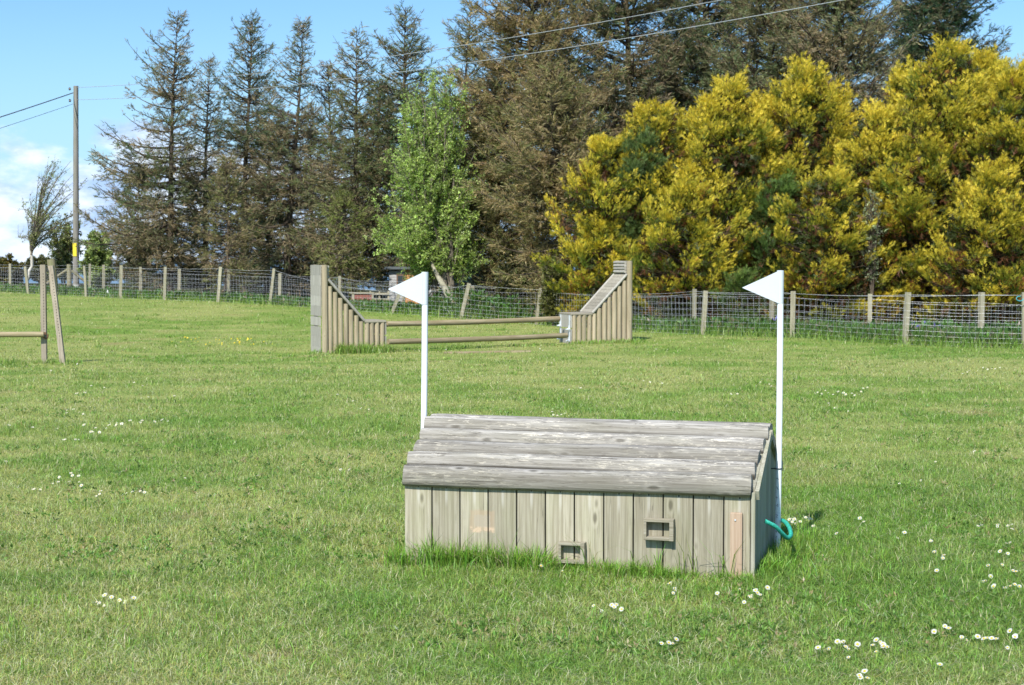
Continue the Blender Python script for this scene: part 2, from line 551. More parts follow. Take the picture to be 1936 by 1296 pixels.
M_frame = woodmat('small_frame_wood', (0.29, 0.26, 0.19), (0.17, 0.15, 0.1), (0.42, 0.39, 0.31), 'X', knots=0.1, weather=0.7)
M_wingpost = woodmat('wing_round_posts', (0.36, 0.30, 0.20), (0.23, 0.185, 0.12), (0.50, 0.42, 0.29), 'Z', grain=0.6, green=0.12, knots=0.5, weather=0.5)
M_wingend = woodmat('wing_end_boards', (0.36, 0.34, 0.29), (0.22, 0.205, 0.17), (0.48, 0.46, 0.41), 'Z', grain=0.7, knots=0.25, weather=0.5)
M_wingrail = woodmat('wing_capping', (0.30, 0.27, 0.2), (0.17, 0.145, 0.11), (0.43, 0.4, 0.33), 'X', grain=0.6, knots=0.2, weather=0.6)
M_rail = woodmat('pole_rail', (0.29, 0.225, 0.13), (0.16, 0.115, 0.065), (0.42, 0.36, 0.24), 'X', grain=0.5, green=0.35, greencol=(0.17, 0.17, 0.07), knots=0.3, weather=0.6)
M_fpost = woodmat('fence_posts', (0.33, 0.30, 0.21), (0.2, 0.175, 0.12), (0.46, 0.43, 0.33), 'Z', grain=0.5, green=0.22, greencol=(0.27, 0.28, 0.13), knots=0.3, weather=0.6)
M_strain = woodmat('strainer_wood', (0.25, 0.22, 0.13), (0.13, 0.11, 0.07), (0.34, 0.31, 0.22), 'Z', grain=0.4, green=0.4, knots=0.2)
M_pole = woodmat('utility_pole_wood', (0.24, 0.225, 0.2), (0.13, 0.12, 0.1), (0.33, 0.31, 0.28), 'Z', grain=0.35, green=0.15, knots=0.2)
M_stand = woodmat('jump_stand_wood', (0.29, 0.245, 0.19), (0.19, 0.16, 0.12), (0.41, 0.36, 0.28), 'Z', grain=0.6, knots=0.2)
M_dark = plain('dark_hole', (0.025, 0.02, 0.016), 0.9)
M_inside = plain('inner_dark_wood', (0.07, 0.06, 0.045), 0.9)
M_white = plain('white_plastic', (0.80, 0.815, 0.83), 0.38, var=0.02, scale=6)
M_flag = plain('white_flag_plastic', (0.62, 0.67, 0.71), 0.35, var=0.02, scale=5, trans=0.12)
M_blacktie = plain('black_tie', (0.02, 0.02, 0.022), 0.4)
M_rope = plain('green_rope', (0.03, 0.36, 0.27), 0.6, var=0.35, scale=90)
M_galv = plain('galvanised_wire', (0.50, 0.51, 0.515), 0.5, metal=0.35, var=0.15)
M_cup = plain('galvanised_cups', (0.66, 0.7, 0.74), 0.4, metal=0.3, var=0.1)
M_rust = plain('rusty_metal', (0.16, 0.08, 0.045), 0.8, var=0.4, scale=60)
M_cable = plain('grey_cable', (0.34, 0.36, 0.37), 0.5)
M_cabled = plain('dark_cable', (0.09, 0.1, 0.12), 0.5)
M_yellow = plain('yellow_sign', (0.75, 0.6, 0.04), 0.5, var=0.1)
M_ins = plain('insulator', (0.05, 0.045, 0.045), 0.3)
M_twine = plain('turquoise_twine', (0.05, 0.42, 0.5), 0.5)
M_petal = plain('petals', (0.82, 0.82, 0.80), 0.6, var=0.02, trans=0.2)
M_disc = plain('yellow_disc', (0.75, 0.5, 0.03), 0.7, var=0.1)
M_butter = plain('buttercup_petals', (0.85, 0.62, 0.02), 0.35, var=0.05)
M_stem = plain('stem', (0.08, 0.16, 0.03), 0.7)

# ------------------------------------------------------------------ ground
BARE = [(gray(385, 718), .5, .45), (gray(345, 978), .28, .22), (gray(520, 1244), .22, .1), (gray(810, 1180), .2, .15), (gray(1500, 880), .2, .3), (gray(700, 905), .2, .25)]
def patch_color(x, y):
    """field colour: lush green to dry olive in patches"""
    a = fbm(x, y * 0.8, 0.28, 21, 3)
    b = fbm(x, y, 1.6, 31, 3)
    q = np.clip((a - 0.5) * 1.5 + (b - 0.5) * 1.8 + 0.64, 0, 1)[..., None]       # 0 lush .. 1 dry
    lush = np.array([0.200, 0.325, 0.058]); dry = np.array([0.385, 0.425, 0.140])
    c = lush * (1 - q) + dry * q
    straw = np.clip((fbm(x, y, 0.9, 51, 2) - 0.72) * 6, 0, 1)[..., None] * np.clip((b - 0.5) * 6, 0, 1)[..., None]
    c = c * (1 - straw * 0.6) + np.array([0.36, 0.29, 0.14]) * straw * 0.6
    for (bp_, rx_, ry_) in BARE:
        wgt = np.exp(-(((x - bp_[0]) / rx_) ** 2 + ((y - bp_[1]) / ry_) ** 2) * 1.5) * np.clip((vnoise(x, y, 9, 71) - .2) * 2, 0, 1)
        c = c * (1 - wgt[..., None] * .75) + np.array([0.42, 0.32, 0.19]) * wgt[..., None] * .75
    return c, q[..., 0]

# line of the two stock fences (column, distance, lean)
def fence_y(px):
    xs = [-200, 20, 225, 312, 417, 525, 745, 880, 1025, 1330, 1500, 1715, 1935, 2200]
    ys = [74, 67, 61, 59.5, 58, 56, 52, 50, 48.5, 40.5, 38.6, 36.8, 35.6, 34.5]
    return float(np.interp(px, xs, ys))

FX = np.array([(-200 + i * 20) for i in range(121)])
FLINE = np.array([((p - CX) / FPX * fence_y(p), fence_y(p)) for p in FX])

def fence_dist(x, y):
    """signed distance towards the camera from the fence line (positive on the field side)"""
    yy = np.interp(x, FLINE[:, 0], FLINE[:, 1])
    return yy - y

def ground():
    xs = np.unique(np.concatenate([np.linspace(-400, -40, 20), np.linspace(-40, -12, 40), np.linspace(-12, 14, 130), np.linspace(14, 40, 36), np.linspace(40, 400, 20)]))
    ys = np.unique(np.concatenate([np.linspace(-60, 4, 20), np.linspace(4, 20, 110), np.linspace(20, 45, 90), np.linspace(45, 90, 80), np.linspace(90, 170, 40)]))
    X, Y_ = np.meshgrid(xs, ys)
    Z = ground_z(X, Y_)
    nx, ny = len(xs), len(ys)
    V = np.stack([X, Y_, Z], -1).reshape(-1, 3)
    i = np.arange((ny - 1) * (nx - 1)); r = i // (nx - 1); c = i % (nx - 1)
    a = r * nx + c
    F = np.stack([a, a + 1, a + nx + 1, a + nx], 1)
    me = bpy.data.meshes.new('ground')
    me.from_pydata(V.tolist(), [], F.tolist())
    cols, q = patch_color(V[:, 0], V[:, 1])
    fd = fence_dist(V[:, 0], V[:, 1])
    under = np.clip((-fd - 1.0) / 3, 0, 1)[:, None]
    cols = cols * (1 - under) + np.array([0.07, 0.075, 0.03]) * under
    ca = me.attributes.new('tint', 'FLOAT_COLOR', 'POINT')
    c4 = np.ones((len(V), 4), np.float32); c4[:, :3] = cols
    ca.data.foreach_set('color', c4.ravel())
    me.polygons.foreach_set('use_smooth', [True] * len(F))
    m, t, out = newmat('turf')
    geo = t.n('ShaderNodeNewGeometry')
    pos = geo.outputs['Position']
    n1 = t.noise(t.mapping(pos, (1, 1, 0)), 35, 5, 0.7)
    n2 = t.noise(t.mapping(pos, (1, 0.6, 0)), 7, 4, 0.6)
    c = t.mix(t.ss(n1, 0.35, 0.68), (0.42, 0.42, 0.42), (1.1, 1.1, 1.0))
    c = t.mix(1.0, attr(t, 'tint'), c, 'MULTIPLY')
    c = t.mix(t.math('MULTIPLY', t.ss(n2, 0.55, 0.75), 0.35), c, (0.10, 0.09, 0.045))
    p = t.n('ShaderNodeBsdfPrincipled'); p.inputs['Roughness'].default_value = 0.95; p.inputs['Specular IOR Level'].default_value = 0.1
    t.l(c, p.inputs['Base Color'])
    b = t.n('ShaderNodeBump'); b.inputs['Strength'].default_value = 0.6; b.inputs['Distance'].default_value = 0.03
    t.l(n1, b.inputs['Height']); t.l(b.outputs[0], p.inputs['Normal'])
    t.l(p.outputs[0], out.inputs[0])
    o = link('ground', me, m)
    tag(o, kind='structure')
ground()

# sea beyond the trees, seen through the gaps under the branches
wm, t, out = newmat('sea')
p = t.n('ShaderNodeBsdfPrincipled'); p.inputs['Roughness'].default_value = 0.35
p.inputs['Base Color'].default_value = (0.10, 0.18, 0.26, 1)
tcn = t.n('ShaderNodeNewGeometry')
b = t.n('ShaderNodeBump'); b.inputs['Strength'].default_value = 0.4; b.inputs['Distance'].default_value = 0.3
t.l(t.noise(t.mapping(tcn.outputs['Position'], (0.3, 1, 1)), 0.3, 5, 0.6), b.inputs['Height']); t.l(b.outputs[0], p.inputs['Normal'])
t.l(p.outputs[0], out.inputs[0])
mb = MB(); mb.add([(-6000, 100, -8), (6000, 100, -8), (6000, 9000, -8), (-6000, 9000, -8)], [(0, 1, 2, 3)])
tag(mb.build('water', wm), kind='structure')

# ------------------------------------------------------------------ grass
def blades(x, y, z, h, wdt, cols, lean=0.6, curl=0.6):
    """curved blades of two segments: (N) roots -> 3 triangles each"""
    N = len(x)
    az = rng.uniform(0, 2 * np.pi, N)
    ln = rng.uniform(0.1, 1.0, N) ** 1.2 * lean
    dx, dy = np.cos(az), np.sin(az)
    fa = az + np.pi / 2 + rng.normal(0, 0.7, N)
    wx, wy = np.cos(fa) * wdt / 2, np.sin(fa) * wdt / 2
    root = np.stack([x, y, z - 0.006], 1)
    m = root + np.stack([dx * h * ln * 0.4, dy * h * ln * 0.4, h * 0.55], 1)
    cr = 1 + curl * rng.uniform(0, 1, N)
    tip = root + np.stack([dx * h * ln * cr, dy * h * ln * cr, h * (1.0 - 0.35 * ln * (cr - 0.6))], 1)
    W = np.stack([wx, wy, np.zeros(N)], 1)
    a, b_ = root - W, root + W
    c, d_ = m - W * 0.85, m + W * 0.85
    T = np.stack([np.stack([a, b_, d_], 1), np.stack([a, d_, c], 1), np.stack([c, d_, tip], 1)], 1).reshape(-1, 3, 3)
    C = np.repeat(cols, 3, axis=0).reshape(N, 3, 3)
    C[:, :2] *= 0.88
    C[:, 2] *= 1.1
    return T, C.reshape(-1, 3)

def blade_cols(x, y, wet=0.0):
    N = len(x)
    c, q = patch_color(x, y)
    r = rng.uniform(0, 1, (N, 1))
    c = c * rng.uniform(0.62, 1.45, (N, 1)) * (1 + 0.12 * rng.normal(size=(N, 3)))
    straw = (r[:, 0] < 0.05 + 0.11 * q)
    c[straw] = np.array([0.58, 0.54, 0.34]) * rng.uniform(0.7, 1.3, (straw.sum(), 1))
    dark = (r[:, 0] > 0.86)
    c[dark] = np.array([0.08, 0.15, 0.03]) * rng.uniform(0.7, 1.5, (dark.sum(), 1))
    return np.clip(c, 0.005, 0.8), q

# jump frame: front right bottom corner, turned 15 degrees
TH = R(15.0)
J0 = np.array([(1428 - CX) / FPX * 8.2 * 1.003, 8.2, 0.0])
J0[2] = gz(J0[0], J0[1])
JU = np.array([math.cos(TH), -math.sin(TH)])      # towards the right end
JV = np.array([math.sin(TH), math.cos(TH)])       # into the depth
JD = 1.22

def jump_uv(x, y):
    rx, ry = x - J0[0], y - J0[1]
    return rx * JU[0] + ry * JU[1], rx * JV[0] + ry * JV[1]

def grass_field():
    NB = 760000
    py = rng.uniform(548, 1420, NB)
    px = rng.uniform(-260, 2200, NB)
    Y_ = FPX * (CAMH + 0.12) / (py - HZ)
    Y_ = np.clip(Y_, 4.8, 90) * rng.uniform(0.96, 1.04, NB)
    X = (px - CX) / FPX * Y_
    fd = fence_dist(X, Y_)
    keep = (fd > -2.2) & (Y_ < 72)
    X, Y_, fd = X[keep], Y_[keep], fd[keep]
    u, v = jump_uv(X, Y_)
    keep = ~((u > -BL + .02) & (u < -.02) & (v > .02) & (v < JD - .02))
    X, Y_, fd = X[keep], Y_[keep], fd[keep]
    Z = ground_z(X, Y_)
    c, q = blade_cols(X, Y_)
    t_ = fbm(X, Y_, 1.3, 61, 3)
    h = (0.022 + 0.036 * rng.uniform(0, 1, len(X)) ** 1.5) * (0.75 + 1.0 * np.clip(t_ - 0.35, 0, 1) * 1.6) * (1.25 - 0.45 * q)
    far = np.clip((Y_ - 14) / 30, 0, 1)
    h *= (1 + 0.35 * far)
    # long, bright strip left unmown along the fence
    strip = np.clip(1 - (fd - 0.2 - 1.1 * fbm(X, Y_, .5, 77, 2)) / 1.3, 0, 1)
    h = h * (1 - strip) + strip * rng.uniform(0.14, 0.34, len(X))
    lush = np.array([0.23, 0.38, 0.06]) * rng.uniform(0.6, 1.5, (len(X), 1))
    s = strip[:, None] * 0.75
    c = c * (1 - s) + lush * s
    wd = np.maximum(0.0030, 0.78 * Y_ / FPX) * rng.uniform(0.7, 1.4, len(X))
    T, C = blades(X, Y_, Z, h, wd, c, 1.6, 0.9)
    # thin longer blades lying criss-cross through the nearer turf
    nl = 90000
    py2 = rng.uniform(700, 1420, nl); px2 = rng.uniform(-260, 2200, nl)
    y2 = FPX * 1.66 / (py2 - HZ) * rng.uniform(.97, 1.03, nl); x2 = (px2 - CX) / FPX * y2
    uu, vv = jump_uv(x2, y2)
    kk = ~((uu > -BL - .03) & (uu < .03) & (vv > -.02) & (vv < JD + .02)) & (y2 < 26)
    x2, y2 = x2[kk], y2[kk]
    c2, q2 = blade_cols(x2, y2)
    c2 = c2 * rng.uniform(.9, 1.35, (len(c2), 1))
    pale = rng.uniform(0, 1, len(c2)) < .14
    c2[pale] = np.array([.66, .66, .46]) * rng.uniform(.7, 1.15, (pale.sum(), 1))
    T2, C2 = blades(x2, y2, ground_z(x2, y2), rng.uniform(.035, .075, len(x2)), np.maximum(.0024, .55 * y2 / FPX), c2, 2.0, .9)
    T = np.concatenate([T, T2]); C = np.concatenate([C, C2])
    soup_obj = soup('grass', T, C, M_grass)
    tag(soup_obj, 'short mixed green and straw coloured grass covering the field', 'grass', kind='stuff')

    # tufts of longer grass round the feet of the jumps and posts, and loose clumps in the field
    tx, ty, th, tw, tl = [], [], [], [], []
    def clump(x, y, n, r, h0, h1, lush_=1.0):
        a = rng.uniform(0, 6.283, n); rr = r * np.sqrt(rng.uniform(0, 1, n))
        tx.append(x + rr * np.cos(a)); ty.append(y + rr * np.sin(a)); th.append(rng.uniform(h0, h1, n)); tw.append(np.full(n, max(0.0042, 1.0 * y / FPX))); tl.append(np.full(n, lush_))
    def jp(u_, v_):
        return J0[:2] + u_ * JU + v_ * JV
    for k in range(300):
        u_ = random.uniform(-BL - .05, 0.06); v_ = -abs(random.gauss(0, .075)) - .012
        base = 0.05 + 0.035 * vnoise(u_, 0, 4, 8)
        if -1.75 < u_ < -1.06: base += 0.045
        if -1.04 < u_ < -.82: base -= .025
        base -= .028 * np.clip((u_ + .9) / .6, 0, 1)
        if u_ > -.3 and random.random() < .5: continue
        x_, y_ = jp(u_, v_); clump(x_, y_, 11, .035, base, base + .085 - .04 * np.clip((u_ + .9) / .6, 0, 1))
    for k in range(190):
        u_ = random.uniform(-BL, 0.5); v_ = random.uniform(-.65, -.12)
        x_, y_ = jp(u_, v_); clump(x_, y_, 12, .05, .03, .085)
    for k in range(140):
        u_ = abs(random.gauss(0, .1)) + .015; v_ = random.uniform(0, JD + .1)
        x_, y_ = jp(u_, v_); clump(x_, y_, 12, .04, .05, .15)
    for k in range(80):
        u_ = random.uniform(.05, .7); v_ = random.uniform(-.1, .9)
        x_, y_ = jp(u_, v_); clump(x_, y_, 14, .05, .04, .11)
    for k in range(40):
        u_ = -BL - abs(random.gauss(0, .08)) - .015; v_ = random.uniform(0, JD)
        x_, y_ = jp(u_, v_); clump(x_, y_, 10, .04, .04, .1)
    for u_ in [-1.5, -1.42, -1.3, -1.55, -1.22, -1.12, -1.05, -.86, -1.72, -1.68, -.5, -.46, -.35, -.3, -.18, -.12, -.62, -1.78]:     # wispy tall ones in front of the boards
        x_, y_ = jp(u_ + random.gauss(0, .01), -.03); clump(x_, y_, 7, .025, .15, .27)
    # wings and stands
    for (p0, p1, n, h0, h1) in [((585, 33.3), (735, 34.3), 150, .04, .16), ((640, 33.45), (725, 33.8), 170, .14, .36), ((700, 33.6), (745, 34.0), 50, .10, .22), ((1080, 36.6), (1215, 36.9), 170, .04, .17),
                                ((60, 27.9), (150, 28.0), 40, .05, .16), ((-60, 27.5), (40, 27.6), 60, .06, .2), ((735, 34.4), (1080, 36.2), 60, .05, .14)]:
        for k in range(n):
            f = random.random(); px_ = p0[0] + (p1[0] - p0[0]) * f; yy = p0[1] + (p1[1] - p0[1]) * f + random.gauss(0, .22)
            clump((px_ - CX) / FPX * yy, yy, 8, .11, h0, h0 + (h1 - h0) * random.uniform(.3, 1), random.uniform(.4, 1))
    for k in range(900):                                   # loose tussocks
        px_ = random.uniform(-150, 2080); py_ = random.uniform(600, 1330)
        yy = FPX * 1.65 / (py_ - HZ); xx = (px_ - CX) / FPX * yy
        uu, vv = jump_uv(xx, yy)
        if -BL - .08 < uu < .08 and -.05 < vv < JD + .08: continue
        if float(fence_dist(xx, yy)) < 0.3: continue
        r = random.uniform(.04, .16)
        clump(xx, yy, int(10 + 60 * r / .1 * .4), r, .035, random.uniform(.06, .11), random.uniform(.3, 1))
    tx = np.concatenate(tx); ty = np.concatenate(ty); th = np.concatenate(th); tw = np.concatenate(tw); tl = np.concatenate(tl)
    c = np.array([0.185, 0.325, 0.05]) * rng.uniform(0.5, 1.6, (len(tx), 1)) * (1 + 0.12 * rng.normal(size=(len(tx), 3)))
    c0, _ = blade_cols(tx, ty)
    c = c * tl[:, None] + c0 * (1 - tl[:, None])
    st = rng.uniform(0, 1, len(tx)) < 0.05
    c[st] = np.array([0.4, 0.36, 0.2])
    # bend away from the front boards
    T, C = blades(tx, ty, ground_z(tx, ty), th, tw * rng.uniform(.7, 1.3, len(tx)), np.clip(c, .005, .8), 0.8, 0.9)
    # nothing grows into the box
    U, V = jump_uv(T[:, :, 0], T[:, :, 1])
    inb = ((U > -BL) & (U < 0) & (V > 0) & (V < JD)).any(1)
    T, C = T[~inb], C[~inb]
    nw = 2600
    wpx = rng.uniform(-150, 2080, nw); wpy = rng.uniform(610, 1330, nw)
    wy = FPX * 1.65 / (wpy - HZ); wx = (wpx - CX) / FPX * wy
    uu, vv = jump_uv(wx, wy)
    kk = (fbm(wx, wy, .7, 91, 2) > .5) & ~((uu > -BL - .05) & (uu < .05) & (vv > -.05) & (vv < JD + .05)) & (fence_dist(wx, wy) > .4)
    wx, wy = wx[kk], wy[kk]
    rp_ = np.repeat(np.arange(len(wx)), 5)
    ax, ay = wx[rp_] + rng.normal(0, .035, len(rp_)), wy[rp_] + rng.normal(0, .035, len(rp_))
    wp = np.stack([ax, ay, ground_z(ax, ay) + rng.uniform(.008, .03, len(rp_))], 1)
    wc = np.array([.13, .24, .05]) * rng.uniform(.5, 1.5, (len(rp_), 1))
    bw = rng.uniform(0, 1, len(rp_)) < .12
    wc[bw] = np.array([.36, .29, .16])
    WT, WC = multi(T_leaf, wp, rng.normal(0, .5, (len(rp_), 3)) + np.array([0, 0, .8]), rng.uniform(.016, .034, len(rp_)), wc)
    T = np.concatenate([T, WT]); C = np.concatenate([C, WC])
    tag(soup('tall_grass', T, C, M_grass), 'longer lush green grass tufts round the jumps and in the field', 'grass', kind='stuff')

# ------------------------------------------------------------------ log roofed jump in the foreground
RZ = -TH
jump = empty('hutch_jump', J0, RZ, 'grey wooden hutch shaped jump with a log roof and boarded front in the foreground grass', 'horse jump')
WALL_H = 0.432
RIDGE_V, RIDGE_H = JD / 2, 0.735

mb = MB()
for i in range(12):
    x0 = -BL + i * BL / 12 + 0.0034; x1 = -BL + (i + 1) * BL / 12 - 0.0034
    if i == 11: x1 = -0.022
    mb.box(x0, x1, random.uniform(-.0015, .0015), 0.022, -0.05, WALL_H + .02, rnd=random.random(), bev=0.002)
mb.build('front_panel', M_board, jump)
mb = MB(); mb.box(-BL + .03, -.03, .024, .03, -.05, WALL_H, 0, .3)
mb.build('inner_lining', M_inside, jump)
mb = MB(); mb.box(-.018, .004, -.004, .03, -.05, WALL_H + .015, 0, .7, bev=.002)
mb.build('corner_batten', M_boardside, jump)

def gable(xc, th_, name, mat):
    """end wall of upright boards following the roof slope"""
    mb = MB(); n = 9
    for k in range(n):
        v0 = .031 + k * (JD - .062) / n + .0015; v1 = .031 + (k + 1) * (JD - .062) / n - .0015
        def top(v): return WALL_H - 0.005 + (RIDGE_H - .06 - WALL_H) * (1 - abs(v - RIDGE_V) / RIDGE_V) + .03
        a, b_ = xc - th_ / 2 + random.uniform(-.001, .001), xc + th_ / 2
        mid = RIDGE_V if v0 < RIDGE_V < v1 else None
        prof = [(v0, -.05), (v1, -.05), (v1, top(v1))] + ([(mid, top(mid))] if mid else []) + [(v0, top(v0))]
        m_ = len(prof)
        vs = [(a, p_[0], p_[1]) for p_ in prof] + [(b_, p_[0], p_[1]) for p_ in prof]
        fs = [tuple(reversed(range(m_))), tuple(range(m_, 2 * m_))] + [(i, (i + 1) % m_, m_ + (i + 1) % m_, m_ + i) for i in range(m_)]
        mb.add(vs, fs, 0, random.random())
    return mb.build(name, mat, jump)
gable(-.011, .022, 'side_panel', M_boardside)
gable(-BL + .011, .022, 'side_panel', M_boardside)
mb = MB()
for i in range(12):
    mb.box(-BL + i * BL / 12 + .002, -BL + (i + 1) * BL / 12 - .002, JD - .022, JD, -.05, WALL_H + .01, rnd=random.random())
mb.build('back_panel', M_boardside, jump)
# sloping edge boards along the gable
for s in (1, -1):
    mb = MB()
    v_e = -.0 if s == 1 else JD
    mb.obox((.012, v_e + s * .012, WALL_H + .0), (.012, RIDGE_V - s * .01, RIDGE_H - .055), .05, .02, (0, 0, 1))
    mb.build('verge_board', M_boardside, jump)

def logmesh(x0, x1, v, z, r, tilt, flat=0.62):
    """half round log along x, rough and slightly bent"""
    mb = MB(); n = 34; sides = 18
    ph = [random.random() * 6.28 for _ in range(6)]
    vs = []
    ct, st = math.cos(tilt), math.sin(tilt)
    for i in range(n + 1):
        f = i / n; x = x0 + (x1 - x0) * f
        bend = .004 * math.sin(2.2 * f + ph[0]) + .002 * math.sin(7 * f + ph[1])
        rr = r * (1 + .02 * math.sin(5 * f + ph[2]) + .012 * math.sin(17 * f + ph[3]))
        if i in (0, n): rr *= .965
        for k in range(sides):
            a = 2 * math.pi * k / sides
            cy, cz = math.cos(a) * rr, math.sin(a) * rr
            if cz < -rr * .25: cz = -rr * .25
            cz *= flat + .42
            wv = 1 + .015 * math.sin(4 * a + ph[4] + f * 3)
            cy *= wv; cz *= wv
            y = v + cy * ct - cz * st; zz = z + cy * st + cz * ct + bend
            vs.append((x + (.004 * math.sin(a * 2 + ph[5]) if i in (0, n) else 0), y, zz))
    fs = []
    for i in range(n):
        for k in range(sides):
            a = i * sides + k; b_ = i * sides + (k + 1) % sides
            fs.append((a, a + sides, b_ + sides, b_))
    mb.add(vs, fs, 0, random.random(), True)
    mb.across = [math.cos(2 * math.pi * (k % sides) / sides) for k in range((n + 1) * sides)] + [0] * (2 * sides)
    mb.add(vs[:sides], [tuple(range(sides))], 0, .2)
    mb.add(vs[-sides:], [tuple(reversed(range(sides)))], 0, .2)
    return mb

slope = math.atan2(RIDGE_H - .045 - (WALL_H + .02), RIDGE_V)
SL = math.hypot(RIDGE_V, RIDGE_H - .045 - (WALL_H + .02)) + .05
left_over = [.002, .022, .023, .033, .055]
right_over = [-.018, -.015, -.010, .002, .010]
for side in (1, -1):
    for k in range(5):
        s_ = -.035 + (k + .5) * SL / 5
        v = s_ * math.cos(slope); z = WALL_H + .022 + s_ * math.sin(slope)
        if side == -1: v = JD - v
        mbl = logmesh(-BL - left_over[k], right_over[k], v, z - .006, SL / 10 * .955, slope * side)
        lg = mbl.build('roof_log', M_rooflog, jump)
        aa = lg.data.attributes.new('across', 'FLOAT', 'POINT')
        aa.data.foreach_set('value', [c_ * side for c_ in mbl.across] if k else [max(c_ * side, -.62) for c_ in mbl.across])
# pale scar on the second log from the bottom
mb = MB()
s_ = -.035 + 1.55 * SL / 5
pts = []
for i in range(15):
    a = 2 * math.pi * i / 15
    pts.append((-.765 + math.cos(a) * .05 * random.uniform(.75, 1.1), math.sin(a) * .017 * random.uniform(.6, 1.1)))
lift = SL / 10 * .9
vs = [(x, s_ * math.cos(slope) + c_ * math.cos(slope) - lift * math.sin(slope), WALL_H + .022 + s_ * math.sin(slope) + c_ * math.sin(slope) + lift * math.cos(slope)) for x, c_ in pts]

# little frames on the front
def small_frame(x0, x1, z0, z1, depth=.048):
    mb = MB(); b_ = .017
    mb.box(x0, x1, -depth, -.0025, z1 - b_ * .9, z1, rnd=.1, bev=.0015)
    mb.box(x0, x1, -depth, -.0025, z0, z0 + b_ * .9, rnd=.6, bev=.0015)
    mb.box(x0, x0 + b_ * .8, -depth - .001, -.0025, z0 + b_ * .9 + .0005, z1 - b_ * .9 - .0005, rnd=.3)
    mb.box(x1 - b_ * 1.2, x1 + .001, -depth - .002, -.0025, z0 - .001, z1 + .001, rnd=.85, bev=.001)
    return mb.build('box_frame', M_frame, jump)
def px_u(px):
    """column on the front plane -> u"""
    k = (px - CX) / FPX
    # J0.x + u*cos = k*(J0.y - u*sin)
    return (k * J0[1] * 1.003 - J0[0]) / (JU[0] - k * JU[1])
small_frame(px_u(1221), px_u(1277), .192, .300)
small_frame(px_u(1060), px_u(1109), .052, .160)
mb = MB()
mb.box(px_u(1383), px_u(1406), -.026, -.003, -.05, .345, rnd=.4, bev=.002)
br = mb.build('brace_batten', M_newwood, jump)
mb = MB(); mb.tube([(px_u(1393), -.0275, .31), (px_u(1393), -.031, .31)], .0045, 8)
mb.build('bolt', M_cup, br)

# flags on white poles
def flag_pole(base_px, base_Y, top_px, top_py, r, name_lab, flag_dx, flag_h, ty=None, dy=0.05):
    b_ = gpt(base_px, base_Y)
    tp = at(top_px, top_py, base_Y + dy)
    t_ = empty('marker_flag', b_, 0, name_lab, 'flag', 'white marker flags at the hutch jump')
    tl = tp - b_
    mb = MB()
    n = 12
    mb.tube([tl * (i / n) + np.array([.004 * math.sin(i / n * 3), 0, 0]) for i in range(n + 1)], r, 14)
    mb.build('pole', M_white, t_)
    # pennant: folded plastic sheet hugging the pole, tip to the left
    mb = MB()
    L = np.linalg.norm(tl); ax = tl / L
    top = tl - ax * .001
    mb.tube([top - ax * flag_h * 1.0, top + ax * .002], r * 1.12, 14)
    th_ = .0018
    q0 = top + np.array([-r * .6, -r * .9, 0]); q1 = top - ax * flag_h + np.array([-r * .6, -r * .9, 0]); tip = top - ax * flag_h * .52 + np.array([-flag_dx, -.01, 0])
    mid = (q0 + q1) / 2 * .5 + tip * .5 + np.array([0, .008, 0])
    n_ = 10; A_, B_ = [], []
    for k in range(n_ + 1):
        f = k / n_
        for e in (0, .5, 1):
            p_ = (q0 * (1 - e) + q1 * e) * (1 - f) + tip * f
            p_ = p_ + np.array([0, .0035 * math.sin(3.3 * f + e * .8 + base_px) * f * (1 - .2 * f) + .0012 * math.sin(9 * f + 2 * e) * f, 0])
            A_.append(p_ + np.array([0, -th_, 0])); B_.append(p_ + np.array([0, th_, 0]))
    fs = []
    for k in range(n_):
        for e in range(2):
            a = k * 3 + e; fs.append((a, a + 1, a + 4, a + 3))
    m0 = len(A_)
    rim = [(k * 3, (k + 1) * 3) for k in range(n_)] + [((k + 1) * 3 + 2, k * 3 + 2) for k in range(n_)]
    mb.add(A_ + B_, fs + [tuple(m0 + i for i in reversed(f_)) for f_ in fs] + [(a, b2, b2 + m0, a + m0) for a, b2 in rim], 0, .5, False)
    mb.build('pennant', M_flag, t_)
    return t_, tl
fp, tl = flag_pole(1469, 8.93, 1475.5, 512, .0172, 'white pole with triangular flag at the right end of the hutch jump', .21, .178)
tie = MB()
f = 0.405 * 1.55 / np.linalg.norm(tl) * 1.0
c0 = tl * .305
tie.tube([c0 + np.array([math.cos(a) * .0195, math.sin(a) * .0195, 0]) for a in np.linspace(0, 6.283, 17)], .0032, 6, caps=False)
tie.tube([c0 + np.array([-.018, 0, 0]), c0 + np.array([-.045, .0, .0])], .0035, 6)
tie.build('cable_tie', M_blacktie, fp)
# scratched black marks down the lower part of the pole
mk = MB()
for (f0, pts_) in [(.26, [(-.006, .016), (.0, .02), (.006, .012)]), (.235, [(-.004, .012), (.004, -.004)]), (.20, [(-.006, .012), (-.002, .002), (.002, .01)]), (.175, [(-.005, 0), (.004, .01), (.004, -.006)]),
                   (.135, [(-.006, .014), (.004, .012), (-.003, .0), (.005, -.004)]), (.105, [(-.005, .006), (.003, -.004)]), (.08, [(-.006, .01), (.0, .002)]), (.06, [(-.006, .006), (.001, .012)])]:
    c1 = tl * f0
    P_ = []
    for (a, zz) in pts_:
        ang = -math.pi / 2 - .3 + a / .0172
        P_.append(c1 + np.array([math.cos(ang) * .0175, math.sin(ang) * .0175, zz]))
    mk = MB(); mk.tube(P_, .0013, 5)
    mk.build('pole_mark', M_blacktie, fp)
flag_pole(797.5, 9.35, 803.5, 515, .0178, 'white pole with triangular flag behind the left end of the hutch jump', .21, .185)

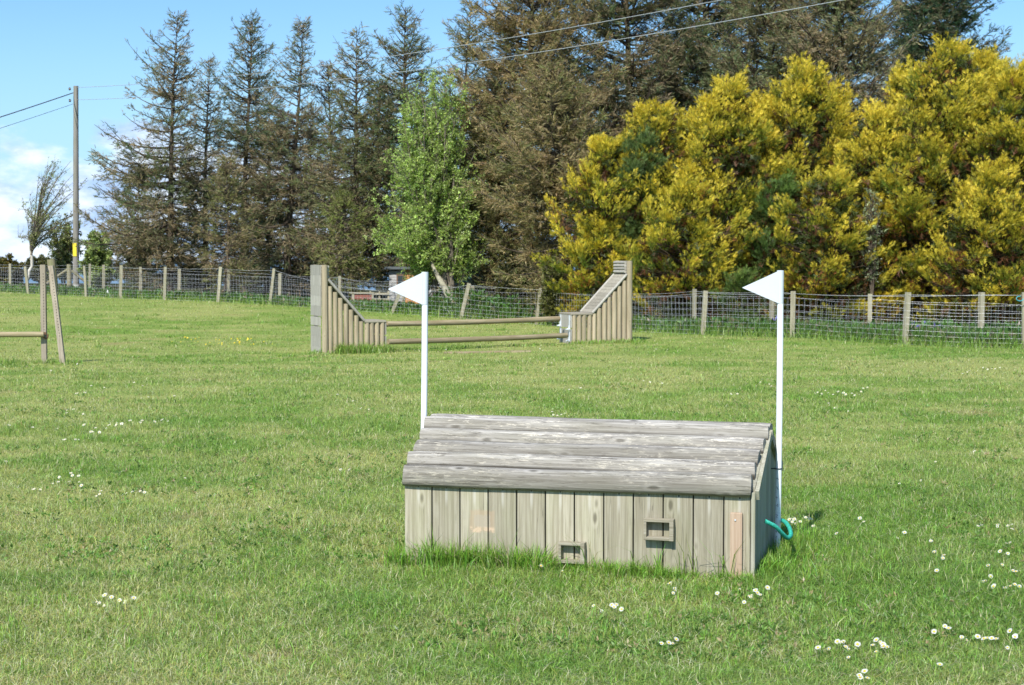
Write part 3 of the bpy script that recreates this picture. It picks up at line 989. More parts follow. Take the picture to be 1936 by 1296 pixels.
# green rope loop threaded through the side
rp = MB()
p0 = J0 + np.array([*(JU * .012 + JV * .60), .172])
def jw(u_, v_, z_): return np.array([J0[0] + u_ * JU[0] + v_ * JV[0], J0[1] + u_ * JU[1] + v_ * JV[1], J0[2] + z_])
ctrlp = [at(1447, 986, 8.36), at(1453, 989, 8.36), at(1466, 996, 8.38), at(1478, 1008, 8.42), at(1488, 1017, 8.48), at(1495, 1012, 8.58), at(1493, 1000, 8.70), at(1486, 989, 8.85), at(1477, 984, 9.0), at(1466, 984, 9.06)]
P_ = []
for i in range(len(ctrlp) - 1):
    a0 = ctrlp[max(i - 1, 0)]; a1 = ctrlp[i]; a2 = ctrlp[i + 1]; a3 = ctrlp[min(i + 2, len(ctrlp) - 1)]
    for q in range(8):
        s = q / 8
        P_.append(0.5 * ((2 * a1) + (-a0 + a2) * s + (2 * a0 - 5 * a1 + 4 * a2 - a3) * s * s + (-a0 + 3 * a1 - 3 * a2 + a3) * s ** 3))
P_ = np.array(P_)
Tn = unit(np.gradient(P_, axis=0)); Xn = unit(np.cross(Tn, np.array([0.1, .2, 1]))); Yn = np.cross(Tn, Xn)
sarc = np.concatenate([[0], np.cumsum(np.linalg.norm(np.diff(P_, axis=0), axis=1))])
fine = np.linspace(0, sarc[-1], 150)
Pi = np.stack([np.interp(fine, sarc, P_[:, k]) for k in range(3)], 1); Xi = np.stack([np.interp(fine, sarc, Xn[:, k]) for k in range(3)], 1); Yi = np.stack([np.interp(fine, sarc, Yn[:, k]) for k in range(3)], 1)
for k in range(3):
    a = fine / .038 * 6.283 + k * 2.094
    rp.tube(Pi + (np.cos(a)[:, None] * Xi + np.sin(a)[:, None] * Yi) * .0066, .0055, 7)
o = rp.build('rope', M_rope)
tag(o, 'twisted green rope loop hanging from the side of the hutch jump', 'rope')

# ------------------------------------------------------------------ pair of log wings with two rails
def wing(name_lab, base_px, Yb, yaw, D, n_low, n_slope, spacing, low_h, high_h, flip, cup=False):
    """wedge shaped wing: front face of upright round posts. local x runs along the front from the tall end (flip=1) or low end"""
    b_ = gpt(base_px, Yb)
    t_ = empty('jump_wing', b_, yaw, name_lab, 'jump wing', 'log wings of the jump in the middle of the field')
    r = spacing * .46
    n = 1 + n_slope + n_low
    L = n * spacing
    # heights along x measured from the tall end
    def h_at(i):
        if i == 0: return high_h
        if i <= n_slope: return low_h + (high_h * .835 - low_h) * (1 - (i - .1) / n_slope)
        return low_h
    X = lambda i: (i + .5) * spacing if flip == 1 else L - (i + .5) * spacing
    for i in range(n):
        mb = MB(); h = h_at(i) - (.0 if i == 0 else .028)
        rr = r * (1.22 if i == 0 else 1) * random.uniform(.95, 1.05)
        lx = random.gauss(0, .004)
        mb.tube([(X(i) + lx * j / 4, rr * .2 + (.01 if i else -.01), -.1 + (h + .1) * j / 4) for j in range(5)], [rr * 1.03, rr * 1.01, rr, rr * .99, rr * .98], 12, wob=.03)
        mb.build('post', M_wingpost, t_)
    yb = r * 1.2
    # back tall post
    mb = MB(); mb.tube([(X(0) + (.03 if flip == 1 else -.0), D - .02, -.1), (X(0) + (.03 if flip == 1 else 0), D - .02, high_h + .005)], r * .9, 10)
    mb.build('back_post', M_wingpost, t_)
    # end boards at the tall end
    sgn = -1 if flip == 1 else 1
    xe = 0 - .012 if flip == 1 else L + .012
    mb = MB()
    nbz = 9; z = -.08
    tot = high_h + .08
    for k in range(nbz):
        z1 = z + tot / nbz
        gap = .03 if (k == 3 and flip == 1) else .0015
        inset = .04 if k < 4 and flip == 1 else 0
        mb.box(xe - .012, xe + .012, yb + inset, D - .005, z + gap / 2, z1 - gap / 2, rnd=random.random())
        z = z1
    mb.build('end_boards', M_wingend, t_)
    # low end boards
    xl = L + .012 if flip == 1 else -.012
    mb = MB()
    zs = [-.08, .16, .33, .36, low_h - .02]
    for k in (0, 1, 3):
        mb.box(xl - .012, xl + .012, -.02, D - .005, zs[k], zs[k + 1] - .004, rnd=random.random())
    lowend = mb.build('low_end_boards', M_wingend, t_)
    # capping: flat boards over the low part, planks down the slope, edge rails
    xa, xb = X(n_slope) + (spacing * .45 if flip == 1 else -spacing * .45), (L + .02 if flip == 1 else -.03)
    mb = MB()
    mb.box(min(xa, xb), max(xa, xb), -.035, D - .01, low_h - .045, low_h, rnd=.3, bev=.006)
    mb.build('top_capping', M_wingrail, t_)
    xs0, zs0 = X(0) + (spacing * .6 if flip == 1 else -spacing * .6), high_h * .835
    mb = MB()
    m_ = 12
    for k in range(m_):
        f0, f1 = k / m_ + .004, (k + 1) / m_ - .006
        p0 = np.array([xs0 + (xa - xs0) * f0, 0, zs0 + (low_h - zs0) * f0 - .02]); p1 = np.array([xs0 + (xa - xs0) * f1, 0, zs0 + (low_h - zs0) * f1 - .02])
        vs = []
        for yy in (.04, D - .04):
            for p_ in (p0, p1):
                vs.append(p_ + np.array([0, yy, .0])); vs.append(p_ + np.array([0, yy, .03]))
        mb.add(vs, [(0, 2, 3, 1), (4, 5, 7, 6), (0, 1, 5, 4), (2, 6, 7, 3), (1, 3, 7, 5), (0, 4, 6, 2)], 0, random.random())
    mb.build('slope_planks', M_wingrail, t_)
    for yy in (-.012, D - .012):
        mb = MB(); mb.tube([(xs0, yy, zs0 - .0), (xa, yy, low_h - .0)], .03, 9)
        mb.build('slope_rail', M_wingend, t_)
    # block of horizontal slats between the tall posts above the slope
    mb = MB()
    xc = X(0) + (spacing * .7 if flip == 1 else -spacing * .7)
    for k in range(4):
        zz = zs0 + .03 + k * (high_h - zs0 - .03) / 4
        mb.tube([(xc, .05, zz + .03), (xc, D - .05, zz + .03)], (high_h - zs0) / 9.5, 10, wob=.02)
    mb.build('upper_slats', M_wingend, t_)
    return t_, lowend, L, low_h

wl, wl_end, LL, lh = wing('left log wing with descending posts, a pale boarded end and tufts at its foot', 610, 33.3, R(-24), .74, 4, 7, .112, .66, 1.80, 1)
wl.rotation_euler = (0, 0, R(24))
wr, wr_end, LR, lh2 = wing('right log wing with rising posts, a sloping plank top and metal cups', 1081, 36.7, R(14), .80, 4, 7, .120, .69, 1.86, -1, True)
wr.rotation_euler = (0, 0, R(17))

# galvanised cup tracks and cups on the low end of the right wing
for yy in (.0, .62):
    mb = MB(); mb.box(-.05, -.027, yy + .03, yy + .07, .05, .64, rnd=.5)
    mb.build('cup_track', M_cup, wr)
for (yy, zz) in ((.05, .36), (.67, .42), (.05, .1), (.67, .12)):
    mb = MB()
    mb.tube([(-.06 - .055 * math.sin(a), yy + .055 * math.cos(a) - .0, zz - .02 - .02 * math.sin(a)) for a in np.linspace(0, math.pi, 9)], .014, 7)
    mb.tube([(-.05, yy, zz + .05), (-.05, yy, zz - .06)], .016, 7)
    mb.build('cup', M_cup, wr)

def rail(px0, py0, Y0, px1, py1, Y1, r, lab, name='jump_rail', grp='rails between the log wings', mat=M_rail):
    a, b_ = at(px0, py0, Y0), at(px1, py1, Y1)
    dv = b_ - a
    t_ = MB(); L = np.linalg.norm(dv)
    n = 14
    t_.tube([(L * i / n, 0, -.015 * math.sin(math.pi * i / n)) for i in range(n + 1)], [r * random.uniform(.96, 1.04) for _ in range(n + 1)], 14)
    o = t_.build(name, mat)
    o.location = [float(c) for c in a]
    o.rotation_euler = (0, -math.asin(dv[2] / L), math.atan2(dv[1], dv[0]))
    return tag(o, lab, 'jump rail', grp)
rail(731, 613, 34.0, 1057, 603, 36.9, .058, 'upper wooden rail across the gap between the two log wings')
rail(734, 646.5, 33.7, 1071, 634.5, 36.5, .058, 'lower wooden rail across the gap between the two log wings')
g0, g1 = gray(840, 669), gray(1003, 666)
o = MB(); dv = g1 - g0; L = np.linalg.norm(dv)
o.tube([(L * i / 8, 0, 0) for i in range(9)], .045, 10); o = o.build('ground_pole', M_rail)
o.location = [float(c) for c in (g0 + np.array([0, 0, -.005]))]; o.rotation_euler = (0, -math.asin(dv[2] / L), math.atan2(dv[1], dv[0]))
tag(o, 'weathered pole lying in the grass below the two rails', 'ground pole')

# ------------------------------------------------------------------ jump stand at the left edge
sb = gpt(84, 28.0)
st = empty('jump_stand', sb, 0, 'wooden jump stand of one upright and one leaning drilled post at the left edge', 'jump stand')
def drilled(name, p0, p1, w_, d_, nh):
    mb = MB()
    p0 = np.array(p0); p1 = np.array(p1)
    mb.obox(p0, p1, w_, d_, (1, 0, 0))
    T = unit(p1 - p0)
    nrm = np.array([0, -1, 0.])
    for k in range(nh):
        c = p0 + (p1 - p0) * (.32 + .62 * k / nh) + nrm * (d_ / 2 + .001) + np.array([w_ * .12, 0, 0])
        mb.add([c + np.array([math.cos(a) * .008, 0, math.sin(a) * .010]) for a in np.linspace(0, 6.283, 7)[:-1]], [(0, 1, 2, 3, 4, 5)], 1)
    return mb.build(name, [M_stand, M_dark], st)
drilled('upright_post', (0, 0, -.1), (0, 0, 1.68), .088, .075, 22)
drilled('leaning_post', (.335, -.03, -.1), (.10, .12, 1.66), .085, .075, 22)
mb = MB()
mb.tube([(.045 + .035 * math.cos(a), -.05, .47 + .05 * math.sin(a)) for a in np.linspace(2.6, 6.9, 12)], .012, 6)
mb.box(-.06, .05, -.055, -.042, .49, .53)
mb.build('rusty_cup', M_rust, st)
o = rail(-330, 629.5, 27.6, 83, 632.5, 27.88, .046, 'grey brown rail resting on the rusty cup of the left jump stand', grp='none')
del o['group']

# ------------------------------------------------------------------ stock fences
def fence(name_lab, posts, topgap=0.0, hgt=1.08, seedk=0, wr_=.0022, mesh_h=.92):
    """posts: (px at top, top py, px at base, Y)"""
    p0 = gpt(posts[0][2], posts[0][3])
    t_ = empty('stock_fence', (0, 0, 0), 0, name_lab, 'fence', 'wire stock fences round the field')
    tops, bases = [], []
    for (pt, py, pb, Y_) in posts:
        b_ = gpt(pb, Y_); tp = at(pt, py, Y_ + random.uniform(-.04, .04))
        mb = MB()
        b0 = b_ - np.array([0, 0, .15])
        wd = random.uniform(.085, .115)
        mb.obox(b0, tp, wd, wd * .95, (1, random.uniform(-.3, .3), 0))
        mb.build('post', M_fpost, t_)
        tops.append(tp); bases.append(b_)
    rr = random.Random(seedk)
    H, Vt = [], []
    ns = [0, .09, .19, .3, .43, .57, .72, .88]
    hor = MB(); 
    for i in range(len(posts) - 1):
        a, b_ = bases[i], bases[i + 1]
        span = np.linalg.norm(b_ - a); m_ = 8
        off = np.array([0, -.055, 0])
        sag = rr.uniform(.0, .05); lean = rr.uniform(-.06, .06); sag2 = rr.uniform(.01, .05)
        def pos(f, z):
            p_ = a + (b_ - a) * f
            g = gz(p_[0], p_[1])
            s = math.sin(math.pi * f)
            return np.array([p_[0] + lean * s * z, p_[1], g]) + off + np.array([0, -.03 * s * z * 3 * sag, z * mesh_h / .88 * (1 - sag * s * 1.2) + .02])
        for z in ns:
            H.append([pos(j / m_, z) + np.array([0, 0, rr.uniform(-.006, .006)]) for j in range(m_ + 1)])
        nv = max(2, int(span / .15))
        for j in range(nv + 1):
            f = j / nv
            k_ = rr.uniform(-.02, .02)
            Vt.append([pos(f, .0), pos(f + k_ * .3 / span, .3), pos(f + k_ * .6 / span, .57), pos(f, .88)])
        ta, tb = a + (tops[i] - a) * .95, b_ + (tops[i + 1] - b_) * .95
        hor.tube([ta + (tb - ta) * (j / 8) + off + np.array([0, 0, -sag2 * math.sin(math.pi * j / 8)]) for j in range(9)], .004, 4)
    T1 = tubes(np.array(H), np.full((len(H), 9), wr_ * .9), 3)
    T2 = tubes(np.array(Vt), np.full((len(Vt), 4), wr_ * 1.15), 3)
    T = np.concatenate([T1, T2])
    o = soup('wire_netting', T, np.full((len(T), 3), .3), M_galv, t_)
    hor.build('top_wire', M_galv, t_)
    return t_

# nearer fence, right to left
front = [(2120, 552, 2118, 34.9), (1937, 553, 1937, 35.6), (1717, 553, 1710, 36.8), (1500, 551, 1498, 38.6), (1334, 550, 1328, 40.5), (1180, 560, 1180, 43.2),
         (1022, 545, 1012, 48.0), (887, 536, 869, 49.8), (756, 553, 737, 51.5), (625, 535, 622, 53.5), (519, 508, 510, 56.5), (418, 505, 412, 57.8), (313, 505, 311, 58.8),
         (229, 502, 227, 60.0), (160, 503, 164, 62), (48, 504, 54, 65), (-60, 500, -58, 68)]
back = [(2075, 553, 2070, 38.2), (1856, 553, 1854, 38.6), (1645, 556, 1644, 39.6), (1460, 548, 1458, 41.5), (1313, 547, 1312, 42.5), (1190, 552, 1190, 45), (1036, 541, 1035, 50.8),
        (893, 541, 892, 53.5), (766, 545, 760, 56), (642, 522, 642, 58), (530, 517, 529, 60), (432, 511, 431, 61.5), (339, 509, 338, 63), (266, 505, 266, 64.5), (196, 501, 196, 66), (170, 499, 169, 68), (20, 499, 20, 70), (-70, 498, -70, 72)]
fence('nearer stock fence of grey posts and wire netting along the field edge', front, seedk=1)
fence('second stock fence just behind the first, in front of the trees', back, seedk=2)

# strainer posts with braces by the utility pole
def strainer(px, py_top, Y_, lean_px, lab, r=.115, braces=()):
    b_ = gpt(px, Y_)
    t_ = empty('strainer_post', b_, 0, lab, 'fence post')
    tp = at(px + lean_px, py_top, Y_) - b_
    mb = MB(); mb.tube([np.array([0, 0, -.2]), tp * .5, tp], [r * 1.05, r, r * 1.05], 12)
    mb.build('post', M_strain, t_)
    for (qx, qz0, qx1) in braces:
        mb = MB(); mb.tube([(0, .0, tp[2] * .82), (qx1, .1, .05)], .06, 8)
        mb.build('brace', M_strain, t_)
    return t_
strainer(104, 491, 63.5, -7, 'stout round strainer post behind the left jump stand', .16)
strainer(131, 500, 71, 0, 'round strainer post with two sloping braces left of the utility pole', .11, ((0, 0, -1.3), (0, 0, 1.0)))

# ------------------------------------------------------------------ utility pole and cables
PB = gpt(143.5, 74.0)
up = empty('utility_pole', PB, 0, 'tall grey wooden utility pole with a small yellow plate', 'utility pole')
top = at(143.5, 163, 74.0) - PB
mb = MB(); mb.tube([np.array([0, 0, -.3]) + (top - np.array([0, 0, -.3])) * i / 8 for i in range(9)], list(np.linspace(.145, .11, 9)), 14)
mb.build('shaft', M_pole, up)
mb = MB(); z0 = (at(143, 485, 74) - PB)[2]; z1 = (at(143, 460, 74) - PB)[2]
mb.box(-.08, .09, -.152, -.138, z0, z1); sg = mb.build('yellow_plate', M_yellow, up)
mb = MB(); mb.tube([(0, 0, -.05), (0, 0, .07)], .17, 12); mb.build('base_collar', plain('white_base', (0.6, 0.6, 0.58)), up)
for zp in (169, 191):
    z_ = (at(143, zp, 74) - PB)[2]
    for s in (-1, 1):
        mb = MB(); mb.tube([(s * .11, -.02, z_), (s * .17, -.02, z_)], .05, 8); mb.tube([(s * .16, -.02, z_ - .05), (s * .16, -.02, z_ + .07)], .045, 8)
        mb.build('insulator', M_ins, up)
PX_, PY_ = PB[0], 74.0
for (za, zb, lab) in ((0.0, 0.0, 'upper overhead cable crossing above the conifers to the right'), (-.55, -.55, 'lower overhead cable crossing above the conifers to the right')):
    P_ = []
    for i in range(41):
        s = i / 40
        P_.append((PX_ + .17 + (14 - PX_) * s, PY_ + (30 - PY_) * s, 9.4 + za - 3.815 * s + 2.92 * s * s))
    mb = MB(); mb.tube(P_, .0105, 6)
    tag(mb.build('overhead_cable', M_cable), lab, 'cable', 'overhead cables on the utility pole')
for (pa, pb_, r, lab) in (((138, 176), (0, 222), .022, 'thicker dark cable running left from the utility pole'), ((138, 197), (0, 243), .010, 'thin lower cable running left from the utility pole')):
    a = at(pa[0], pa[1], 74); b_ = at(pb_[0], pb_[1], 66); dv = b_ - a
    mb = MB(); mb.tube([a + dv * (4 * i / 30) + np.array([0, 0, .03 * (4 * i / 30) * (4 * i / 30 - 1)]) for i in range(31)], r, 6)
    tag(mb.build('overhead_cable', M_cabled), lab, 'cable', 'overhead cables on the utility pole')

# ------------------------------------------------------------------ foliage templates
def tmpl_needles(k=8, seed=1):
    r = np.random.default_rng(seed); out = []
    for i in range(k):
        z = i / k * .9; a = r.uniform(0, 6.28); sp = r.uniform(.35, .6)
        o = np.array([np.cos(a), np.sin(a), 0]); s = np.array([-np.sin(a), np.cos(a), 0])
        b_ = np.array([0, 0, z]); tip = b_ + o * sp * .62 + np.array([0, 0, .5])
        out.append([b_ - s * .045, b_ + s * .045, tip])
    return np.array(out)
def tmpl_spray(seed=1):
    """flat scale-leaf spray, fingers either side of a midrib"""
    r = np.random.default_rng(seed); out = [[(-.04, 0, 0), (.04, 0, 0), (0, r.uniform(-.08, .08), 1.0)]]
    for z in (.15, .36, .58):
        for s in (-1, 1):
            ln = (.62 - z * .5) * r.uniform(.8, 1.2); an = R(r.uniform(32, 50))
            tx_, tz_ = s * math.sin(an) * ln, z + math.cos(an) * ln
            out.append([(0, 0, z - .05), (s * .02, 0, z + .09), (tx_, r.uniform(-.1, .1), tz_)])
    return np.array(out)
def tmpl_leaves(k=6, seed=1, w_=.34):
    r = np.random.default_rng(seed); out = []
    for i in range(k):
        dr = unit(r.normal(size=3) + np.array([0, 0, .5])); sd_ = unit(np.cross(dr, r.normal(size=3)))
        o = dr * .1
        out.append([o, o + dr * .45 + sd_ * w_ * .5, o + dr * .95]); out.append([o, o + dr * .95, o + dr * .45 - sd_ * w_ * .5])
    return np.array(out)
T_need = [tmpl_needles(8, s) for s in range(3)]
T_spray = [tmpl_spray(s) for s in range(4)]
T_leaf = [tmpl_leaves(5, s) for s in range(3)]

def multi(tmpls, pos, dirs, scale, cols, **k):
    Ts, Cs = [], []
    idx = rng.integers(0, len(tmpls), len(pos))
    for i, tm in enumerate(tmpls):
        m = idx == i
        if m.any():
            a, b_ = scatter(tm, pos[m], dirs[m], np.asarray(scale)[m], cols[m], **k); Ts.append(a); Cs.append(b_)
    return np.concatenate(Ts), np.concatenate(Cs)

grass_field()
rng = np.random.default_rng(77)
# ------------------------------------------------------------------ spruces
def spruce(px, Y_, top_px, top_py, wl_, wr_, lab, brown=.6, dens=1.0, crown0=.06, nb=None, seed=0, peak=.22, green=(.115, .165, .07), brn=(.32, .245, .15), tip_green=.3, pitch_top=38, dark=1.0, name='spruce_tree', cat='conifer tree', grp='spruces behind the fence', shape=.8, leafs=1.0, second=None):
    global rng
    rng = np.random.default_rng(1000 + seed)
    b_ = gpt(px, Y_); tp = at(top_px, top_py, Y_)
    H = tp[2] - b_[2]
    lean = (tp - b_)[:2]
    t_ = empty(name, b_, 0, lab, cat, grp)
    nb = nb or int(H * 17 * dens)
    f = np.sort(rng.uniform(0, 1, nb)) ** .92
    hf = crown0 + (0.985 - crown0) * f
    az = np.arange(nb) * 2.39996 + rng.normal(0, .35, nb)
    prof = np.where(f < peak, .62 + .38 * f / peak, np.clip((1 - f) / (1 - peak), 0, 1) ** shape)
    side = np.cos(az)
    wid = np.where(side < 0, wl_ * np.abs(side) + (1 - np.abs(side)) * (wl_ + wr_) / 2, wr_ * np.abs(side) + (1 - np.abs(side)) * (wl_ + wr_) / 2)
    gust = 0.62 + .62 * rng.uniform(0, 1, nb) ** 1.2
    L = np.maximum(.22, wid * prof * gust)
    pit = np.tan(R(1) * (-12 + (pitch_top + 12) * f ** 1.3 + rng.normal(0, 8, nb)))
    s = np.linspace(0, 1, 8)
    dirx, diry = np.cos(az), np.sin(az)
    sagc = rng.uniform(-.28, .0, nb)[:, None] * (1 - f[:, None])
    zz = L[:, None] * (pit[:, None] * s + sagc * s * (1 - s) * 2 + .22 * s ** 3)
    side_c = rng.normal(0, .12, nb)[:, None] * s ** 2 * L[:, None]
    base = np.stack([lean[0] * hf ** 1.4, lean[1] * hf, hf * H], 1)
    P = base[:, None, :] + np.stack([dirx[:, None] * L[:, None] * s - diry[:, None] * side_c, diry[:, None] * L[:, None] * s + dirx[:, None] * side_c, zz], -1)
    rad = (.018 + .011 * L)[:, None] * (1 - .85 * s)
    wood = [tubes(P, rad, 4)]
    # trunk
    zt = np.linspace(0, 1, 14)
    TP = np.stack([lean[0] * zt ** 1.4 + .06 * np.sin(zt * 5 + seed), lean[1] * zt, zt * H], -1)[None]
    wood.append(tubes(TP, (np.maximum(.015, H * .0165 * (1 - zt ** .9)))[None], 8))
    # twigs
    nt = np.clip((L / .135).astype(int), 4, 26)
    bi = np.repeat(np.arange(nb), nt)
    ss = rng.uniform(.12, .99, len(bi))
    k = np.minimum((ss * 7).astype(int), 6); fr = ss * 7 - k
    bp = P[bi, k] * (1 - fr[:, None]) + P[bi, k + 1] * fr[:, None]
    tg = unit(P[bi, k + 1] - P[bi, k])
    sd_ = unit(np.cross(tg, np.array([0, 0, 1.])) + 1e-6) * rng.choice([-1, 1], len(bi))[:, None]
    td = unit(tg * .75 + sd_ * rng.uniform(.5, 1.0, len(bi))[:, None] + np.array([0, 0, 1]) * rng.normal(-.06, .26, len(bi))[:, None])
    tl_ = (L[bi] * .30 * (1.15 - ss) + .10) * rng.uniform(.6, 1.3, len(bi))
    q = np.array([0, .5, 1.0])
    TW = bp[:, None] + td[:, None] * (tl_[:, None] * q)[..., None] + np.array([0, 0, -.0])[None, None] + np.array([0, 0, 1.])[None, None] * (-.1 * tl_[:, None] * q ** 2)[..., None]
    wood.append(tubes(TW, np.array([.009, .006, .002])[None] * np.ones((len(TW), 1)), 3))
    # needle brushes on twigs and outer branch
    per = np.clip((tl_ / .066 * leafs).astype(int), 2, 10)
    ti = np.repeat(np.arange(len(bi)), per)
    u_ = rng.uniform(.1, 1.05, len(ti))
    pos = bp[ti] + td[ti] * (tl_[ti] * u_)[:, None] + rng.normal(0, .04, (len(ti), 3)) - np.array([0, 0, .07]) * rng.uniform(0, 1, (len(ti), 1))
    dr = td[ti] + rng.normal(0, .45, (len(ti), 3)) + np.array([0, 0, .0])
    g = np.array(green); br_ = np.array(brn)
    bm_ = np.clip(rng.normal(brown, .26, nb) + .15 * np.sin(f * 9 + seed), 0, 1)[bi][ti]
    gtip = np.clip(rng.uniform(0, 1, len(ti)) < tip_green * (ss[ti] ** 2), 0, 1)
    mixv = np.clip(bm_ + rng.normal(0, .18, len(ti)) - gtip * .6, 0, 1)[:, None]
    cols = (g * (1 - mixv) + br_ * mixv) * rng.uniform(.6, 1.4, (len(ti), 1)) * dark
    sc_ = rng.uniform(.14, .25, len(ti)) * (1 + .004 * (Y_ - 50))
    LT, LC = multi(T_need, pos, dr, sc_, cols)
    W = np.concatenate(wood)
    soup('trunk', W, np.tile(np.array([[.13, .108, .085]]), (len(W), 1)) * rng.uniform(.8, 1.2, (len(W), 1)), M_bark, t_)
    soup('crown', LT, LC, M_leaf, t_)
    return len(LT)

nt_ = 0
G2 = (.14, .18, .06)
SP = [
    dict(px=505, Y_=73, top_px=512, top_py=160, wl_=2.3, wr_=2.3, lab='dull brown spruce standing back between the twin tops', brown=.75, seed=31, shape=.6, peak=.3, dens=.8, leafs=.8),
    dict(px=588, Y_=74, top_px=590, top_py=200, wl_=2.0, wr_=2.2, lab='lower brown spruce standing back right of the leaning one', brown=.7, seed=32, shape=.6, peak=.3, dens=.8, leafs=.8),
    dict(px=715, Y_=73, top_px=718, top_py=150, wl_=2.2, wr_=2.2, lab='olive spruce standing back left of the fresh green tree', brown=.5, seed=33, shape=.6, peak=.3, dens=1.2, green=(.12, .16, .06)),
    dict(px=262, Y_=75, top_px=262, top_py=330, wl_=2.2, wr_=2.2, lab='low brown spruce standing back under the broad one', brown=.75, seed=34, shape=.6, peak=.3, dens=1.2),
    dict(px=318, Y_=66, top_px=338, top_py=20, wl_=3.5, wr_=2.0, lab='tall broad spruce with a bare brown crown right of the utility pole', brown=.68, seed=1, crown0=.05, shape=.72, dens=1.0, leafs=.8),
    dict(px=388, Y_=69, top_px=396, top_py=112, wl_=1.5, wr_=1.4, lab='thin wispy spruce between the broad spruce and the twin tops', brown=.8, seed=2, dens=.9, shape=.55, peak=.4),
    dict(px=462, Y_=67, top_px=476, top_py=28, wl_=2.3, wr_=2.0, lab='spruce with a green upper crown, left one of the twin tops', brown=.42, seed=3, shape=.55, peak=.25, dens=1.1, leafs=.85, green=(.08, .13, .06)),
    dict(px=545, Y_=66, top_px=574, top_py=38, wl_=2.6, wr_=1.6, lab='spruce leaning right with a narrow green tip', brown=.62, seed=4, shape=.85, peak=.25, dens=1.15, leafs=.85),
    dict(px=628, Y_=68, top_px=620, top_py=118, wl_=1.7, wr_=1.5, lab='sparse reddish brown spruce with a thin trunk', brown=.85, seed=5, dens=.75, shape=.45, peak=.4, brn=(.27, .18, .12)),
    dict(px=668, Y_=63, top_px=678, top_py=58, wl_=2.5, wr_=2.1, lab='dark topped spruce rising behind the left wing', brown=.5, seed=6, shape=.6, peak=.2, dens=1.0, green=G2, tip_green=.6),
    dict(px=765, Y_=64, top_px=768, top_py=14, wl_=2.6, wr_=2.4, lab='green spruce rising behind the leafy tree', brown=.35, seed=7, shape=.62, peak=.3, green=(.11, .17, .07)),
    dict(px=868, Y_=62, top_px=890, top_py=3, wl_=2.1, wr_=2.2, lab='feathery spruce top just left of the big brown spruce', brown=.5, seed=8, shape=.7, peak=.3),
    dict(px=1000, Y_=55, top_px=1010, top_py=-190, wl_=3.0, wr_=3.0, lab='big brown spruce behind the leafy tree, reaching out of the picture', brown=.66, seed=9, shape=.6, peak=.4, dens=1.5, leafs=1.3, brn=(.35, .26, .135), green=(.17, .19, .065)),
    dict(px=1075, Y_=50, top_px=1040, top_py=130, wl_=2.6, wr_=2.2, lab='bushy brown conifer with curved bare boughs left of the golden cypresses', brown=.72, seed=10, shape=.5, peak=.4, dens=1.7, leafs=1.3, brn=(.35, .265, .14), green=(.18, .195, .07), crown0=.03),
    dict(px=1190, Y_=57, top_px=1180, top_py=-240, wl_=3.2, wr_=3.2, lab='tall dark brown spruce behind the first golden cypress', brown=.58, seed=12, shape=.6, peak=.4, dens=1.45, leafs=1.2, dark=.9),
    dict(px=1340, Y_=58, top_px=1330, top_py=-220, wl_=3.0, wr_=3.0, lab='tall dark spruce with gaps of sky, behind the second golden cypress', brown=.42, seed=13, shape=.6, peak=.4, dens=1.4, leafs=1.2, dark=.9),
    dict(px=1460, Y_=55, top_px=1455, top_py=-120, wl_=2.7, wr_=2.7, lab='grey green conifer above the middle golden cypresses', brown=.35, seed=14, shape=.5, peak=.5, dens=1.6, leafs=1.2, green=(.16, .21, .09)),
    dict(px=1590, Y_=53, top_px=1585, top_py=-110, wl_=2.9, wr_=2.6, lab='brown green conifer with a bare limb above the dip in the golden cypresses', brown=.55, seed=15, shape=.5, peak=.5, dens=1.7, leafs=1.2, green=(.16, .205, .085)),
    dict(px=648, Y_=59, top_px=650, top_py=372, wl_=1.25, wr_=1.3, lab='small yellow green spruce filling the space behind the left wing', brown=.15, seed=17, shape=.6, peak=.3, dens=1.5, green=(.2, .24, .06), crown0=.12, tip_green=0),
    dict(px=428, Y_=62, top_px=430, top_py=300, wl_=1.3, wr_=1.3, lab='low olive spruce at the foot of the twin topped pair', brown=.5, seed=18, shape=.6, peak=.3, dens=1.3, green=(.17, .19, .06), crown0=.05),
    dict(px=930, Y_=56, top_px=935, top_py=150, wl_=2.0, wr_=1.9, lab='brown olive conifer filling the gap right of the fresh green tree', brown=.6, seed=19, shape=.5, peak=.4, dens=1.5, leafs=1.2, green=(.18, .2, .07), crown0=.04),
    dict(px=1775, Y_=56, top_px=1765, top_py=-180, wl_=2.2, wr_=2.3, lab='dark green cypress standing tallest at the right', brown=.03, seed=16, shape=.45, peak=.45, dens=2.1, green=(.04, .09, .04), tip_green=0, pitch_top=30, leafs=1.3),
]
for s_ in SP:
    nt_ += spruce(**s_)

